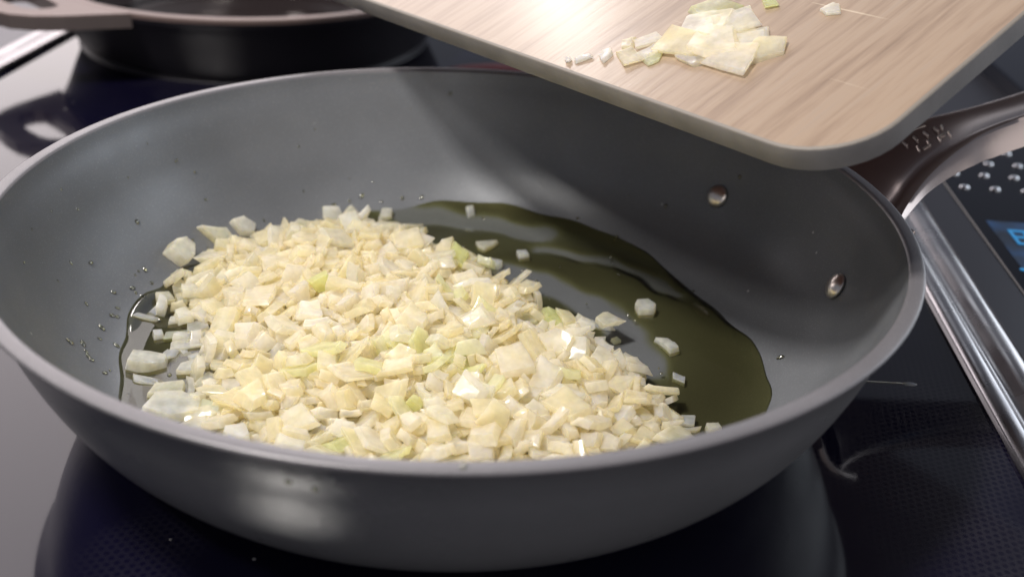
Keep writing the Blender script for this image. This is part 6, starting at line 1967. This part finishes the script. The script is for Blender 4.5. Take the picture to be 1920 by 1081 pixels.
for i, ((a, b_), sa, sb, mm, lab) in enumerate(BP):
    rr = random.Random(40+i); n_ = rr.choice((4, 5, 5)); ol = []
    for k in range(n_):
        th = 2*math.pi*(k+rr.uniform(-.22, .22))/n_ + .6; ol.append((sa*.58*math.cos(th)*rr.uniform(.85, 1.15), sb*.6*math.sin(th)*rr.uniform(.85, 1.15)))
    pv = rr.choice([q for q in range(NV) if q % 8 in (0, 1, 3, 4, 6)])
    V, F = chip_geo(pv); ex = max(abs(q[0]) for q in V); ey = max(abs(q[1]) for q in V)
    V = [(q[0]*sa*.56/ex, q[1]*sb*.60/ey, q[2]*(.75 if sa > .9 else .5)+.06) for q in V]
    o = link('onion_piece', mesh_data('onion_piece', V, F, M[mm], True, 38))
    lift = .01 + (.06*(i % 4) if 1 <= i <= 8 else 0)
    o.location = (BO + e1*a + e2*b_ + en*lift)*CM
    o.rotation_mode = 'QUATERNION'
    o.rotation_quaternion = board.rotation_quaternion @ Quaternion((0, 0, 1), rr.uniform(0, 6)) @ Quaternion((1, 0, 0), R(rr.uniform(-14, 14) if 1 <= i <= 8 else 0))
    put(o, lab, 'onion piece')

M['lug_side'] = simple('lug_side', (.13, .105, .10), .4, .5)
# ------------------------------------------------------------------ the iron skillet behind
sk = empty('iron_skillet', (-14.6, 40.6, 0)); put(sk, 'black iron skillet with shiny worn lip standing behind the large pan', 'skillet')
so = [(0.01, .02), (10.4, .02), (10.9, .12), (11.25, .45), (11.7, 1.3), (12.2, 2.4), (12.6, 3.2), (12.85, 3.6), (12.95, 3.9)]
sl = [(12.95, 3.9), (12.97, 4.1), (12.9, 4.18), (12.35, 4.18), (12.2, 4.1)]
si = [(12.2, 4.1), (12.0, 3.4), (11.6, 2.3), (10.7, 1.3), (10.2, .7), (9.6, .5), (.01, .5)]
for nm, pr, mm in (('exterior', so, 'iron'), ('worn_lip', sl, 'iron_lip'), ('cooking_surface', si, 'iron_in')):
    V, F = lathe(sm2(pr), 96); V = [(x-14.6, y+40.6, z) for x, y, z in V]; mk(nm, V, F, M[mm], sk, angle=None)
# short flat handle tab on the left with a teardrop hole
hx, hy = -14.6, 40.6
def tab(z0, z1, m_, name, par):
    outer_ = [(-11.4, -6.2), (-12.8, -5.6), (-14.6, -4.9), (-15.9, -4.1), (-16.8, -3.0), (-17.2, -1.6), (-17.3, 0), (-17.2, 1.6), (-16.8, 3.0), (-15.9, 4.1), (-14.6, 4.9), (-12.8, 5.6), (-11.4, 6.2), (-11.9, 3.3), (-12.3, 0), (-11.9, -3.3)]
    hole = [(-13.9, -2.6), (-14.4, -2.9), (-15.0, -2.8), (-15.5, -2.4), (-15.8, -1.7), (-15.9, -.8), (-15.95, 0), (-15.9, .8), (-15.8, 1.7), (-15.5, 2.4), (-15.0, 2.8), (-14.4, 2.9), (-13.9, 2.6), (-13.8, 1.4), (-13.8, 0), (-13.8, -1.4)]
    ta = R(42)
    def W(p, z): x = p[0]*math.cos(ta)-p[1]*math.sin(ta); y = p[0]*math.sin(ta)+p[1]*math.cos(ta); return (hx+x, hy+y, z)
    n_ = len(outer_); V = []; F = []
    for z in (z1, z0):
        V += [W(p, z) for p in outer_]; V += [W(p, z) for p in hole]
    for i in range(n_):
        j = (i+1) % n_
        F.append((i, j, n_+j, n_+i)); F.append((2*n_+j, 2*n_+i, 3*n_+i, 3*n_+j))
        F.append((j, i, 2*n_+i, 2*n_+j)); F.append((n_+i, n_+j, 3*n_+j, 3*n_+i))
    return mk(name, V, F, m_, par, smooth=False)
th_ = tab(3.35, 4.06, M['lug_side'], 'handle', sk); tab(4.065, 4.17, M['iron_lip'], 'worn_top', th_)
